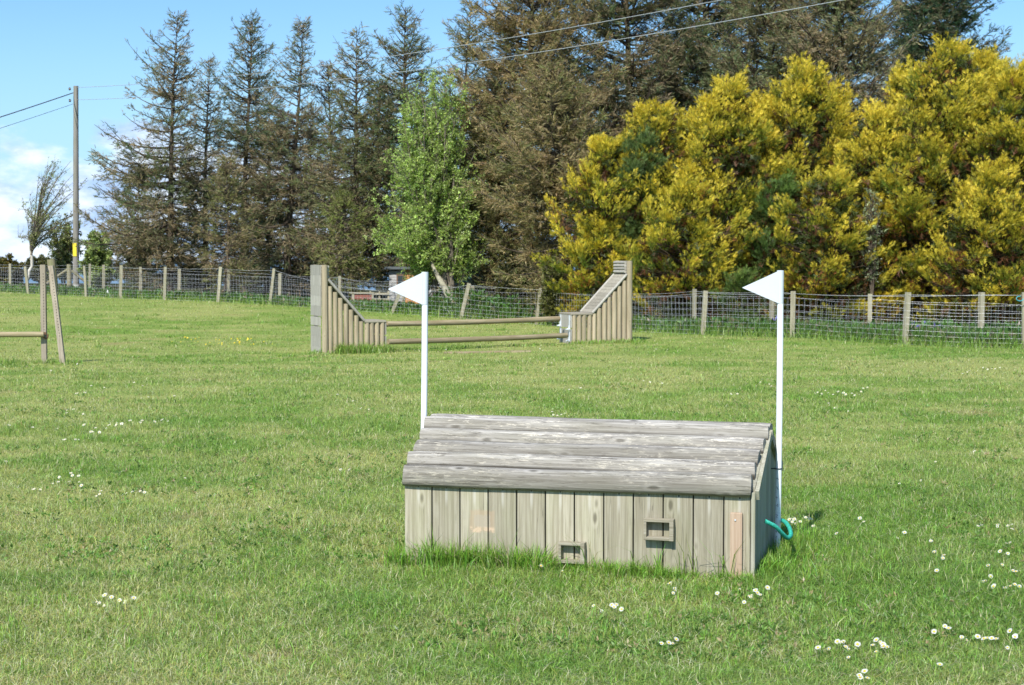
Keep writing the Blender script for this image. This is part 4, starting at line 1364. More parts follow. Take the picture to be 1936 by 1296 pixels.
# dim undergrowth trees low behind the left spruces
# ------------------------------------------------------------------ golden cypresses
def golden(px, Y_, top_px, top_py, rad, lab, seed, gold=1.0, dens=1.0, name='golden_cypress', cat='conifer tree', grp='golden cypresses behind the right fence', full=.52, deadlow=.5, cmain=(.73, .59, .06), cgrn=(.125, .185, .022), zscale=1.0, base0=.0, spr=1.0):
    global rng
    rng = np.random.default_rng(3000 + seed)
    b_ = gpt(px, Y_); tp = at(top_px, top_py, Y_); H = tp[2] - b_[2]; lean = (tp - b_)[:2]
    t_ = empty(name, b_, 0, lab, cat, grp)
    def Rr(h):       # h 0..1
        return rad * np.clip(1 - np.clip((h - full) / (1 - full), 0, 1) ** 1.25, 0, 1) ** .85 * (.86 + .14 * np.clip(h / .2, 0, 1)) + .1
    NP = int(1000 * dens * rad * H / 14)
    per_b = 8
    NBg = max(6, NP // per_b)
    hb = base0 + (.97 - base0) * rng.uniform(0, 1, NBg) ** .85
    ab = rng.uniform(0, 2 * np.pi, NBg)
    ab = np.where(rng.uniform(0, 1, NBg) < .4, rng.uniform(np.pi, 2 * np.pi, NBg), ab)
    rb = Rr(hb) * (.74 + .16 * np.sin(ab * 3 + hb * 7 + seed) + .28 * rng.uniform(-.5, 1, NBg))
    BLn = rng.uniform(.75, 1.35, NBg) * (.62 + .18 * rad) * (1 - .3 * hb)
    outb = np.stack([np.cos(ab), np.sin(ab), np.zeros(NBg)], 1)
    bd = unit(outb * (1.0 - .4 * hb[:, None]) + np.array([.14, 0, .42])[None] + hb[:, None] * np.array([0, 0, .75]) + rng.normal(0, .22, (NBg, 3)))
    cenb = np.stack([lean[0] * hb, lean[1] * hb, hb * H], 1)
    tipb = cenb + outb * rb[:, None] + np.array([0, 0, .1])
    rootb = tipb - bd * BLn[:, None]
    Xb = unit(np.cross(bd, np.array([0, 0, 1.]))); Yb = np.cross(Xb, bd)
    NP = NBg * per_b
    bi = np.repeat(np.arange(NBg), per_b)
    tb = rng.uniform(.25, 1, NP) ** .8
    lat = rng.uniform(-1, 1, NP); ver = rng.uniform(-.35, .7, NP)
    spread = BLn[bi] * .36 * np.sin(np.pi * np.clip(tb * .8 + .1, 0, 1))
    h = np.clip(hb[bi], 0, 1)
    out = outb[bi]; rr = rb[bi]
    tipd = unit(bd[bi] + Xb[bi] * (lat * .75)[:, None] + Yb[bi] * (ver * .5)[:, None] + np.array([.08, 0, .26]) + rng.normal(0, .14, (NP, 3)))
    PL = rng.uniform(.30, .85, NP) * (.7 + .12 * rad)
    root = rootb[bi] + bd[bi] * (BLn[bi] * tb * .92)[:, None] + Xb[bi] * (lat * spread)[:, None] + Yb[bi] * (ver * spread * .7)[:, None] - tipd * (PL * .35)[:, None]
    cen = cenb[bi]
    # limb from trunk to plume
    s = np.linspace(0, 1, 4)
    P = np.stack([np.zeros(NP), np.zeros(NP), -.35 * rr], 1)
    P0 = cen + P
    LP = P0[:, None] * (1 - s)[None, :, None] ** 1.3 + root[:, None] * (1 - (1 - s) ** 1.3)[None, :, None]
    W = [tubes(LP, np.array([.03, .022, .014, .007])[None] * np.ones((NP, 1)), 4)]
    zt = np.linspace(0, .95, 8)
    W.append(tubes(np.stack([lean[0] * zt, lean[1] * zt, zt * H], -1)[None], (H * .02 * (1 - zt) + .01)[None], 8))
    # sprays in each plume
    NS = int(27 * spr)
    pi_ = np.repeat(np.arange(NP), NS)
    u_ = rng.uniform(0, 1, len(pi_)) ** .8
    Xp = unit(np.cross(tipd, np.array([.2, .1, 1.]))); Yp = np.cross(tipd, Xp)
    a = rng.uniform(0, 6.283, len(pi_)); w_ = PL[pi_] * .22 * np.sin(np.pi * np.clip(u_ * .85 + .12, 0, 1)) * np.sqrt(rng.uniform(.05, 1, len(pi_)))
    offv = (1.5 * np.cos(a)[:, None] * Xp[pi_] + .5 * np.sin(a)[:, None] * Yp[pi_])
    pos = root[pi_] + tipd[pi_] * (PL[pi_] * u_)[:, None] + offv * w_[:, None]
    dr = tipd[pi_] * 1.0 + offv * .5 + rng.normal(0, .2, (len(pi_), 3)) + np.array([.12, 0, .12])
    sc_ = rng.uniform(.08, .165, len(pi_))
    gb_ = rng.normal(0, .13, NBg)[bi]
    g = np.clip((rng.normal(.40, .13, NP) + gb_ * 1.4) * gold + .20 * (h - .4) + .55 * (tb - .6) + .16 * ver, 0, 1)[pi_]
    g = np.clip(g + .9 * (u_ - .55) + rng.normal(0, .14, len(pi_)), 0, 1)[:, None]
    c = np.array(cgrn) * (1 - g) + np.array(cmain) * g
    dead = ((rng.uniform(0, 1, NBg)[bi] < deadlow * np.clip(1 - h / .5, 0, 1) + .02) & (tb < .8))[pi_] & (rng.uniform(0, 1, len(pi_)) < .7 - .4 * u_)
    c = c * rng.uniform(.7, 1.3, (len(c), 1))
    c[dead] = np.array([.34, .14, .04]) * rng.uniform(.6, 1.4, (dead.sum(), 1))
    LT, LC = multi(T_spray, pos, dr, sc_, c)
    # inner, older foliage, its colour darkened to deepen the shadow between plumes
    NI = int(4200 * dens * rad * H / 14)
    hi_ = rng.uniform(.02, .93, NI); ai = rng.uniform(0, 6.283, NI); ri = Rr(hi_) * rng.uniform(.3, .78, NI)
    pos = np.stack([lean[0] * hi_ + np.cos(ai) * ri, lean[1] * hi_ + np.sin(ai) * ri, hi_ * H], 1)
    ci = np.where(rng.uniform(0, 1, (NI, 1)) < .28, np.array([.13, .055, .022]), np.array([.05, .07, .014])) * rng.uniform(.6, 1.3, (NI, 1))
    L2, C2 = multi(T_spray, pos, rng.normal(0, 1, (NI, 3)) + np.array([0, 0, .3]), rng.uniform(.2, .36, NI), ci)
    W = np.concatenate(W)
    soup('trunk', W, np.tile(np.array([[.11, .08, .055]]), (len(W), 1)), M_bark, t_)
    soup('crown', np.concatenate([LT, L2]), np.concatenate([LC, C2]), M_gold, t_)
    return len(LT) + len(L2)

GC = [
    (1145, 45, 1150, 244, 1.35, 'leftmost golden cypress, its edge falling towards the brown conifer', 1, 1.0),
    (1225, 46, 1235, 182, 1.65, 'golden cypress with a pointed top behind the right wing', 2, 1.0),
    (1370, 45, 1378, 132, 1.60, 'golden cypress with a pale yellow left shoulder, beside the tallest middle one', 3, 1.1),
    (1525, 46, 1530, 104, 1.85, 'tall golden cypress in the middle, above the right marker flag', 4, 1.0),
    (1640, 44, 1660, 190, 1.45, 'lower golden cypress filling the dip beside the tallest one', 5, 1.15),
    (1790, 44, 1790, 62, 2.05, 'tallest golden cypress, in front of the dark green one', 6, .9),
    (1935, 42.5, 1925, 90, 1.55, 'golden cypress at the right edge of the picture', 7, 1.0),
    (1870, 41.5, 1880, 300, 1.5, 'low golden cypress in front at the right, with yellow sweeping branches', 8, 1.1),
    (1300, 47, 1305, 205, 1.3, 'narrow golden cypress in the gap behind the low front one', 13, 1.0),
    (1450, 46.5, 1448, 165, 1.3, 'golden cypress closing the gap left of the tallest middle one', 14, 1.05),
    (1705, 45.5, 1712, 118, 1.35, 'golden cypress forming the left shoulder of the tallest right one', 15, 1.05),
    (1860, 46, 1862, 82, 1.3, 'golden cypress between the tallest right one and the picture edge', 16, 1.0),
    (2110, 42, 2110, 120, 2.0, 'golden cypress beyond the right edge', 9, 1.0),
    (1300, 43.2, 1300, 330, 1.5, 'low golden cypress in front, between the right wing and the flag', 10, .9),
    (1560, 42.6, 1560, 310, 1.35, 'low golden cypress in front, right of the right marker flag', 11, 1.0),
    (1160, 44.4, 1150, 400, .95, 'low rusty golden cypress beside the right wing', 12, .85),
]
for (px, Y_, tx_, ty_, rd, lab, sd_, gd) in GC:
    if px > 2050: continue
    nt_ += golden(px, Y_ + 2.2, tx_, ty_ + 14, rd * 1.27, lab, sd_, gd, dens=1.0 if ty_ < 300 else .85, deadlow=.8)
# dark green companions
golden(1212, 46.9, 1212, 250, .95, 'dark green ivy clad shoot growing through the golden cypresses behind the right wing', 21, 0, dens=1.3, name='dark_conifer', grp='dark conifers among the golden ones', cmain=(.17, .24, .07), cgrn=(.08, .13, .04), deadlow=0)
golden(1470, 45.6, 1475, 335, 1.05, 'dark green conifer between golden cypresses above the right flag', 22, 0, dens=1.3, name='dark_conifer', grp='dark conifers among the golden ones', cmain=(.16, .25, .045), cgrn=(.07, .13, .03), deadlow=0)
golden(1402, 43.2, 1402, 520, .8, 'small dark green conifer just behind the fence left of the right flag', 23, 0, dens=1.4, name='dark_conifer', grp='dark conifers among the golden ones', cmain=(.17, .24, .045), cgrn=(.08, .14, .03), deadlow=0)
print('conifer tris', nt_)

# ------------------------------------------------------------------ broadleaf trees
def broadleaf(px, Y_, name, cat, lab, env, nlimb, leafc, wood, seed, lscale=.12, spread=.6, nleaf=9000, lean=(0, 0), bark=(.13, .115, .09), trunk_r=.12, sway=.3, stems=None, grp=None, sub=5, leafvar=.5, fpow=.8, fmin=.12, rmin=.05):
    """env: function f in 0..1 -> (x centre, half width, z) in metres"""
    global rng
    rng = np.random.default_rng(5000 + seed)
    b_ = gpt(px, Y_)
    t_ = empty(name, b_, 0, lab, cat, grp)
    f = rng.uniform(fmin, 1, nlimb) ** fpow
    xc, hw, zz = env(f)
    a = rng.uniform(0, 6.283, nlimb); rr = np.sqrt(rng.uniform(rmin, 1, nlimb))
    end = np.stack([xc + hw * rr * np.cos(a), hw * rr * np.sin(a) * .9, zz], 1)
    s = np.linspace(0, 1, 9)
    st_ = stems(nlimb) if stems else np.zeros((nlimb, 3))
    bow = end * np.array([1, 1, 0])
    P = st_[:, None] * (1 - s)[None, :, None] + end[:, None] * np.stack([s ** 1.5, s ** 1.5, s ** .92], 1)[None]
    P = P + np.cumsum(rng.normal(0, sway * .05, (nlimb, 9, 3)), 1) * s[None, :, None]
    P[:, 0] = st_
    rad = (trunk_r * .5 * (1 - s) ** 1.1 + .006)[None] * (np.linalg.norm(end, axis=1) / zz.max())[:, None]
    W = [tubes(P, rad, 5)]
    # side shoots
    bi = np.repeat(np.arange(nlimb), sub * 2)
    ss = rng.uniform(.3, .98, len(bi)); k = np.minimum((ss * 8).astype(int), 7); fr = (ss * 8 - k)[:, None]
    bp = P[bi, k] * (1 - fr) + P[bi, k + 1] * fr; tg = unit(P[bi, k + 1] - P[bi, k])
    dd = unit(tg + rng.normal(0, spread, (len(bi), 3)) + np.array([lean[0], lean[1], .25]))
    ll = rng.uniform(.25, .8, len(bi)) * zz.max() / 7
    q = np.linspace(0, 1, 4)
    SW = bp[:, None] + dd[:, None] * (ll[:, None] * q)[..., None] + np.array([0, 0, 1.])[None, None] * (.12 * ll[:, None] * q ** 2)[..., None]
    W.append(tubes(SW, np.array([.012, .009, .006, .003])[None] * np.ones((len(SW), 1)), 3))
    # leaves
    li = rng.integers(0, len(bi), nleaf); u_ = rng.uniform(.1, 1.05, nleaf)
    pos = bp[li] + dd[li] * (ll[li] * u_)[:, None] + rng.normal(0, .05, (nleaf, 3)) * zz.max() / 7
    c = np.array(leafc[0])[None] * (1 - rng.uniform(0, 1, (nleaf, 1))) + np.array(leafc[1])[None] * rng.uniform(0, 1, (nleaf, 1))
    c = c * rng.uniform(1 - leafvar * .6, 1 + leafvar * .7, (nleaf, 1))
    LT, LC = multi(T_leaf, pos, unit(dd[li] + rng.normal(0, .5, (nleaf, 3))), rng.uniform(.7, 1.3, nleaf) * lscale, c)
    W = np.concatenate(W)
    soup('trunk', W, np.tile(np.array([list(bark)]), (len(W), 1)) * rng.uniform(.75, 1.3, (len(W), 1)), M_bark, t_)
    soup('crown', LT, LC, M_broad, t_)
    return t_

# fresh green tree in the middle: column from (700..905) x (150..540) at 47 m
YS = 53.5; sc_px = FPX / YS
bpx = 822
bz = gpt(bpx, YS)
def zof(py): return at(900, py, YS)[2] - bz[2]
def env_mid(f):
    py = 500 - f * 364
    l = np.interp(py, [135, 170, 230, 300, 380, 450, 500, 525], [822, 765, 752, 722, 702, 704, 768, 790])
    r_ = np.interp(py, [135, 170, 230, 300, 380, 450, 500, 525], [842, 875, 893, 900, 898, 905, 910, 890])
    return ((l + r_) / 2 - bpx) / sc_px, (r_ - l) / 2 / sc_px, np.interp(py, [100, 600], [zof(100), zof(600)])
def stems(n):
    k = rng.integers(0, 4, n); xs = np.array([-.3, .0, .35, .6])[k]
    return np.stack([xs, rng.normal(0, .1, n), np.full(n, .35)], 1)
bt = broadleaf(bpx, YS, 'whitebeam_tree', 'tree', 'fresh bright green leafy tree with many upright grey stems in the middle', env_mid, 115, [(.25, .35, .08), (.41, .49, .18)], None, 1, lscale=.082, spread=.5, nleaf=32000, fpow=1.15, fmin=.0, stems=stems, trunk_r=.17, bark=(.20, .18, .15), sub=7, rmin=.25)
mb = MB()
def rel(px, py, Y_): return at(px, py, Y_) - bz
mb.tube([rel(864, 583, YS - 1.5), rel(848, 560, YS - 1.3), rel(835, 535, YS - 1), rel(822, 512, YS - .6), rel(812, 490, YS - .2)], [.12, .115, .09, .06, .04], 10, wob=.08)
lt = mb.build('leaning_stem', plain('lichen_bark', (0.24, 0.225, 0.16), 0.9, var=0.5, scale=6), bt)

# wind-bent birch at the left
YB = 76.5; bzl = gpt(62, YB); scl = FPX / YB
def env_birch(f):
    py = 488 - f * 182
    c_ = np.interp(py, [310, 350, 400, 450, 500], [128, 116, 100, 90, 88]); hw = np.interp(py, [310, 350, 400, 450, 500], [30, 58, 70, 66, 50])
    return (c_ - 62) / scl, hw / scl, (548 - py) / scl
def st_b(n):
    z = rng.uniform(1.2, 2.6, n)
    return np.stack([-.1 + (z - 1.2) * .28, rng.normal(0, .03, n), z], 1)
bb = broadleaf(62, YB, 'birch_tree', 'tree', 'wind bent birch with a white lower trunk at the far left', env_birch, 40, [(.22, .25, .09), (.32, .34, .16)], None, 2, lscale=.075, spread=.6, nleaf=1500, lean=(.75, 0), fmin=.0, fpow=.9, stems=st_b, trunk_r=.10, bark=(.2, .18, .15), sub=7, sway=.5)
mb = MB(); r0 = bzl
mb.tube([at(52, 530, YB) - r0, at(56, 512, YB) - r0, at(61, 503, YB) - r0, at(60, 488, YB) - r0, at(57, 468, YB) - r0], [.085, .08, .075, .07, .06], 10, wob=.09)
mb.tube([at(57, 468, YB) - r0, at(61, 440, YB) - r0, at(70, 405, YB) - r0, at(84, 370, YB) - r0], [.06, .05, .035, .015], 8, wob=.05)
mb.build('white_trunk', plain('birch_bark', (0.52, 0.49, 0.42), 0.8, var=0.3, scale=8), bb)

def shrub(px0, px1, py_top, py_base, Y_, name, lab, leafc, seed, nleaf=4000, lscale=.13, grp=None, nl=50, cat='bush', bark=(.12, .1, .08), **kw):
    pc = (px0 + px1) / 2; s = FPX / Y_
    hwm = (px1 - px0) / 2 / s; bz_ = gpt(pc, Y_); H = at(pc, py_top, Y_)[2] - bz_[2]
    def env(f):
        return np.zeros_like(f), hwm * np.sqrt(np.clip(1 - (2 * f - .85) ** 2 * .8, .05, 1)), f * H * .92
    return broadleaf(pc, Y_, name, cat, lab, env, nl, leafc, None, seed, lscale=lscale, spread=.7, nleaf=nleaf, trunk_r=.06, sub=5, grp=grp, bark=bark, **kw)
shrub(150, 222, 418, 545, 70, 'hawthorn_bush', 'bright green hawthorn bush right of the utility pole', [(.22, .29, .09), (.33, .38, .17)], 31, 5200, .14)
shrub(85, 160, 395, 535, 79, 'hawthorn_bush', 'olive green thorn bush behind the utility pole', [(.16, .19, .07), (.24, .26, .1)], 32, 2000, .14)
shrub(-40, 64, 483, 545, 78, 'hedge_bush', 'low russet and green bush at the far left edge', [(.17, .10, .04), (.12, .16, .04)], 33, 4200, .15)
shrub(30, 130, 482, 548, 80, 'hedge_bush', 'low grey green bush behind the birch', [(.11, .12, .06), (.14, .14, .07)], 34, 4600, .15)
shrub(205, 320, 478, 548, 76, 'hedge_bush', 'dark low bush under the broad spruce', [(.10, .11, .04), (.15, .13, .06)], 35, 4200, .15)
shrub(310, 420, 488, 552, 77, 'hedge_bush', 'low brown olive scrub behind the left fence, second along from the pole', [(.13, .12, .05), (.17, .14, .07)], 40, 4200, .15)
shrub(405, 520, 482, 556, 76, 'hedge_bush', 'low scrub under the twin topped spruces', [(.11, .12, .045), (.16, .14, .065)], 41, 4200, .15)
shrub(505, 620, 492, 562, 74, 'hedge_bush', 'low scrub just left of the left log wing', [(.12, .12, .05), (.17, .14, .07)], 42, 4200, .15)
shrub(745, 860, 478, 560, 68, 'hedge_bush', 'dark scrub behind the grey shed', [(.09, .11, .04), (.13, .13, .055)], 43, 4200, .15)
shrub(1020, 1070, 480, 600, 47, 'elder_bush', 'olive thorny bush at the foot of the brown conifer', [(.10, .11, .035), (.15, .15, .05)], 37, 2600, .1)
shrub(920, 1030, 470, 590, 52, 'elder_bush', 'tangled grey green bush right of the teal shed', [(.09, .10, .035), (.15, .14, .06)], 38, 4200, .11)
shrub(1618, 1676, 335, 420, 44.3, 'holly_bush', 'pale variegated holly shoots among the golden cypresses', [(.35, .38, .26), (.2, .26, .13)], 39, 420, .07, nl=14, fmin=.8)

# undergrowth behind the fences
def undergrowth():
    global rng
    rng = np.random.default_rng(900)
    n = 15000
    px = rng.uniform(-60, 2100, n)
    dy = rng.uniform(.2, 4.0, n)
    Y_ = np.array([fence_y(p_) for p_ in px]) + dy
    X = (px - CX) / FPX * Y_; Z = ground_z(X, Y_)
    strong = np.interp(px, [-60, 800, 830, 1010, 1060, 1200, 1240, 2100], [.3, .3, 1.2, 1.2, .6, .5, .45, .6])
    h = rng.uniform(.05, .62, n) * strong * (.45 + .9 * fbm(X, Y_, .8, 5, 2))
    pos = np.stack([X, Y_, Z + h], 1)
    c = np.array([.085, .17, .04]) * rng.uniform(.5, 1.5, (n, 1)) * (1 + .1 * rng.normal(size=(n, 3)))
    br_ = rng.uniform(0, 1, n) < .12; c[br_] = np.array([.2, .17, .1])
    bl = (rng.uniform(0, 1, n) < .012) & (px > 1450) & (h > .25); c[bl] = np.array([.22, .2, .6])
    T, C = multi(T_leaf, pos, rng.normal(0, .6, (n, 3)) + np.array([0, 0, .8]), rng.uniform(.10, .2, n), c)
    # stalks and long grass
    m = 26000
    px = rng.uniform(-60, 2100, m); Y_ = np.array([fence_y(p_) for p_ in px]) + rng.uniform(-.3, 3.6, m)
    X = (px - CX) / FPX * Y_
    st_ = np.interp(px, [-60, 800, 830, 1010, 1060, 1200, 2100], [.6, .6, 1.3, 1.3, 1, 1, 1])
    cc = np.array([.11, .21, .045]) * rng.uniform(.5, 1.5, (m, 1)); dd = rng.uniform(0, 1, m) < .15; cc[dd] = np.array([.3, .27, .15])
    T2, C2 = blades(X, Y_, ground_z(X, Y_), rng.uniform(.12, .5, m) * st_, np.full(m, .016), cc, .7, .8)
    tag(soup('undergrowth', np.concatenate([T, T2]), np.concatenate([C, C2]), M_broad), 'nettles and rank green growth behind the stock fences', 'undergrowth', kind='stuff')
undergrowth()

# ------------------------------------------------------------------ sheds and oddments behind the fence
def horiz_boards(mb, x0, x1, y, z0, z1, n, th=.02):
    hb = (z1 - z0) / n
    for k in range(n):
        mb.add([(x0, y - th, z0 + k * hb + .004), (x1, y - th, z0 + k * hb + .004), (x1, y - th * .3, z0 + (k + 1) * hb), (x0, y - th * .3, z0 + (k + 1) * hb),
                (x0, y + .01, z0 + k * hb + .004), (x1, y + .01, z0 + k * hb + .004), (x1, y + .01, z0 + (k + 1) * hb), (x0, y + .01, z0 + (k + 1) * hb)],
               [(0, 1, 2, 3), (7, 6, 5, 4), (0, 4, 5, 1), (3, 2, 6, 7), (0, 3, 7, 4), (1, 5, 6, 2)], 0, random.random())
M_shedgrey = woodmat('shed_grey_boards', (0.36, 0.36, 0.35), (0.22, 0.22, 0.21), (0.5, 0.5, 0.49), 'X', grain=.4, knots=.1)
M_shedorange = woodmat('shed_orange_boards', (0.52, 0.27, 0.11), (0.42, 0.2, 0.08), (0.6, 0.34, 0.16), 'Z', grain=.4, knots=.1)
M_teal = woodmat('shed_teal_boards', (0.075, 0.16, 0.145), (0.05, 0.11, 0.1), (0.1, 0.2, 0.18), 'X', grain=.4, knots=.05)
M_roof = plain('roofing_felt', (0.10, 0.115, 0.12), .8)
M_glass = plain('dark_glass', (0.03, 0.04, 0.045), .12, spec=.6)
M_whitepaint = plain('white_paint', (0.72, 0.73, 0.72), .6, var=.06, scale=4)
YSH = 61.0; sb = gpt(795, YSH); ssh = FPX / YSH
def sx(px): return (px - 795) / ssh
def sz(py): return at(795, py, YSH)[2] - sb[2]
shed = empty('garden_shed', sb, 0, 'grey and orange boarded shed half hidden by the left marker flag', 'shed')
mb = MB(); horiz_boards(mb, sx(736), sx(764), 0, -.2, sz(512), 13); mb.build('grey_wall', M_shedgrey, shed)
mb = MB()
for k in range(7): mb.box(sx(765) + k * .1, sx(765) + k * .1 + .094, -.02, .02, -.2, sz(510), rnd=random.random())
mb.build('orange_wall', M_shedorange, shed)
mb = MB(); horiz_boards(mb, sx(765) + .71, sx(848), 0, -.2, sz(512), 13); mb.build('pale_wall', M_shedgrey, shed)
mb = MB(); mb.box(sx(829), sx(843), -.05, -.025, .15, sz(514)); mb.build('white_panel', M_whitepaint, shed)
mb = MB(); mb.box(sx(736), sx(848), .03, 1.8, -.2, sz(512)); mb.build('shed_body', M_shedgrey, shed)
mb = MB(); mb.box(sx(727), sx(856), -.2, 2.0, sz(510), sz(505), bev=.01); mb.build('roof', M_roof, shed)
mb = MB(); mb.box(sx(750), sx(763.5), -.045, -.022, sz(548), sz(519)); wf = mb.build('window', plain('window_frame', (0.16, 0.1, 0.07)), shed)
mb = MB(); mb.box(sx(752.5), sx(761.5), -.052, -.046, sz(545), sz(522)); mb.build('pane', M_glass, wf)
s2 = gpt(895, 58.5); k2 = FPX / 58.5
def z2(py): return at(895, py, 58.5)[2] - s2[2]
shed2 = empty('garden_shed', s2, R(-8), 'small teal green shed with a dark window behind the leaning fence post', 'shed')
w2 = 27 / k2
mb = MB(); horiz_boards(mb, -w2, w2, 0, -.2, z2(517), 9); mb.box(-w2, w2, .015, 1.5, -.2, z2(517))
mb.add([(-w2, 0.0, z2(517)), (w2, 0.0, z2(517)), (0, 0.0, z2(503)), (-w2, 1.5, z2(517)), (w2, 1.5, z2(517)), (0, 1.5, z2(503))], [(0, 1, 2), (5, 4, 3)], 0, .3)
mb.build('wall', M_teal, shed2)
mb = MB()
for s in (-1, 1):
    mb.obox((s * (w2 + .1), .7, z2(519.5)), (0, .7, z2(501.5)), 1.8, .05, (0, 1, 0))
mb.build('roof', M_roof, shed2)
mb = MB(); mb.box(-.06, .14, -.045, -.022, z2(550), z2(521)); wf = mb.build('window', plain('window_frame_red', (0.09, 0.045, 0.035)), shed2)
mb = MB(); mb.box(-.03, .11, -.052, -.046, z2(547), z2(524)); mb.build('pane', M_glass, wf)

c0 = gpt(686, 57)
cart = empty('wooden_trough', c0, R(12), 'low reddish wooden trough with a grey top rail behind the left wing', 'trough')
mb = MB(); mb.box(-.36, .36, 0, .5, .12, .42, bev=.01); mb.build('body', plain('faded_red_paint', (0.28, 0.11, 0.085), .8, var=.3), cart)
mb = MB(); mb.box(-.42, .42, -.03, .53, .43, .49, bev=.01); mb.build('top_rail', M_fpost, cart)
for s in (-1, 1):
    mb = MB(); mb.box(s * .34 - .035, s * .34 + .035, -.02, .05, -.05, .425); mb.build('leg', M_fpost, cart)
c1 = gpt(716, 58)
lr = empty('low_rail_fence', c1, 0, 'low two rail wooden fence beside the grey shed', 'fence')
for zz in (.22, .42):
    mb = MB(); mb.box(-.32, .38, 0, .04, zz, zz + .07); mb.build('rail', M_fpost, lr)
for xx in (-.3, .02, .34):
    mb = MB(); mb.box(xx - .03, xx + .03, .042, .09, -.05, .55); mb.build('post', M_fpost, lr)

# bent pale offcut behind the left fence, and a twist of twine on the wire at the right
b_ = gpt(206, 62)
mb = MB(); mb.tube([(-.04, 0, .26), (-.05, 0, .18), (.0, 0, .1), (.06, 0, .03), (.12, 0, 0)], [.03, .035, .04, .035, .03], 8)
o = mb.build('broken_pipe', M_whitepaint); o.location = [float(c) for c in b_]
tag(o, 'small bent pale offcut lying by the left fence', 'offcut')
p_ = at(1926, 565, 35.45)
mb = MB(); mb.tube([p_ + np.array([.07 * math.cos(a) + .03 * a / 6, -.02, .05 * math.sin(a)]) for a in np.linspace(1.2, 6.2, 16)], .008, 6)
tag(mb.build('baling_twine', M_twine), 'twist of turquoise baling twine on the top wire at the right edge', 'twine')

# ------------------------------------------------------------------ daisies and buttercups
def flower_mesh(kind, simple):
    mb = MB()
    h = .052
    mb.tube([(0, 0, 0), (.003, 0, h * .5), (0, 0, h)], .0012, 4, mat=1)
    n = 14 if kind == 'daisy' else 5
    tilt = R(32)
    def tr(x, y, z):   # head tips towards the light
        return (x, y * math.cos(tilt) - z * math.sin(tilt) * -1 * -1, h + z * math.cos(tilt) + y * math.sin(tilt))
    rad = .0125 if kind == 'daisy' else .0135
    for k in range(n):
        a = 2 * math.pi * k / n; wd_ = (.42 if kind == 'daisy' else 1.05) * 2 * math.pi / n * .55
        ri, ro = .003, rad * random.uniform(.9, 1.08)
        up_ = .002 if kind == 'daisy' else .006
        vs = [tr(ri * math.cos(a), ri * math.sin(a), 0), tr(ro * .75 * math.cos(a - wd_ * 1.5), ro * .75 * math.sin(a - wd_ * 1.5), up_ * .7), tr(ro * math.cos(a - wd_ * .5), ro * math.sin(a - wd_ * .5), up_),
              tr(ro * math.cos(a + wd_ * .5), ro * math.sin(a + wd_ * .5), up_), tr(ro * .75 * math.cos(a + wd_ * 1.5), ro * .75 * math.sin(a + wd_ * 1.5), up_ * .7)]
        mb.add(vs, [(0, 1, 2, 3, 4)], 0)
    if simple and kind == 'daisy':
        mb.add([tr(.0042 * math.cos(a), .0042 * math.sin(a), .0025) for a in np.linspace(0, 6.283, 9)[:-1]], [tuple(range(8))], 2)
    disc = None
    if not simple:
        disc = MB(); rr = .0048
        ring = [tr(rr * math.cos(a), rr * math.sin(a), .001) for a in np.linspace(0, 6.283, 11)[:-1]]
        ring2 = [tr(rr * .7 * math.cos(a), rr * .7 * math.sin(a), .0035) for a in np.linspace(0, 6.283, 11)[:-1]]
        disc.add(ring + ring2, [(i, (i + 1) % 10, 10 + (i + 1) % 10, 10 + i) for i in range(10)] + [tuple(range(10, 20))])
    return mb, disc

def dz(l, ox, oy, k):
    return [(ox + x * k, oy + y * k) for x, y in l]
near_r = dz([(166,482),(313,452),(335,533),(357,488),(372,482),(380,490),(357,510),(408,482),(430,484),(450,464),(385,470)], 1300, 960, .3285)
near_r2 = dz([(822,790),(892,752),(905,757),(886,772),(900,796),(933,792),(959,788),(966,792),(938,840),(1055,779),(1092,770),(1103,757),(1098,817),(1139,795),(1131,804),(1169,793),(755,815),(1005,945),(1010,958),(1000,965),(1040,972)], 1300, 960, .3285)
near_r3 = dz([(1413,707),(1474,670),(1474,698),(1538,692),(1562,730),(1587,733),(1686,745),(1728,741),(1716,765),(1768,755),(1772,748),(1823,780),(1864,748),(1880,712),(1877,720),(1896,736),(1904,738),(1465,913)], 1300, 960, .3285)
right_e = dz([(1748,330),(1797,320),(1862,352),(1891,370),(1727,396),(1703,408),(1715,412),(1778,434),(1765,446),(1787,452),(1819,458),(1856,452),(1877,438),(1874,466),(1908,446)], 1300, 960, .3285)
right_s = dz([(866,150),(777,256),(1195,155),(1262,145),(1395,186),(1436,247),(1477,270),(1467,289),(1430,368),(1658,95),(1688,88),(1780,92),(1795,92),(1842,90),(1875,80),(1870,122),(1838,190),(1862,188),(1815,252),(1828,256)], 1300, 960, .3285)
byrope = dz([(595,68),(612,76),(628,66),(632,76),(650,76),(669,51),(697,60),(716,58),(1030,68),(1003,65),(732,100)], 1300, 960, .3285)
front_c = [(1135,1146),(1152,1142),(1160,1140),(1163,1148),(1180,1150),(1125,1140),(1272,1108),(1269,1103),(1277,1109),(1268,1115),(1245,1213),(1258,1215),(1272,1208),(1277,1209),(1020,1073),(1064,1073)]
left_b = dz([(577,553),(605,552),(634,533),(642,574),(690,546),(732,560),(742,556),(780,562),(790,556)], 0, 960, .31)
left_m = dz([(352,390),(362,377),(376,380),(412,390),(437,392),(447,463),(470,490),(484,492),(480,498),(500,468),(520,498),(560,463),(565,463),(612,460),(625,452),(640,455),(636,448),(690,440),(722,434),(732,436),(745,438),(798,440),(305,468),(165,465),(328,530),(342,526),(388,524),(402,522),(855,436),(882,430)], 0, 640, .3616)
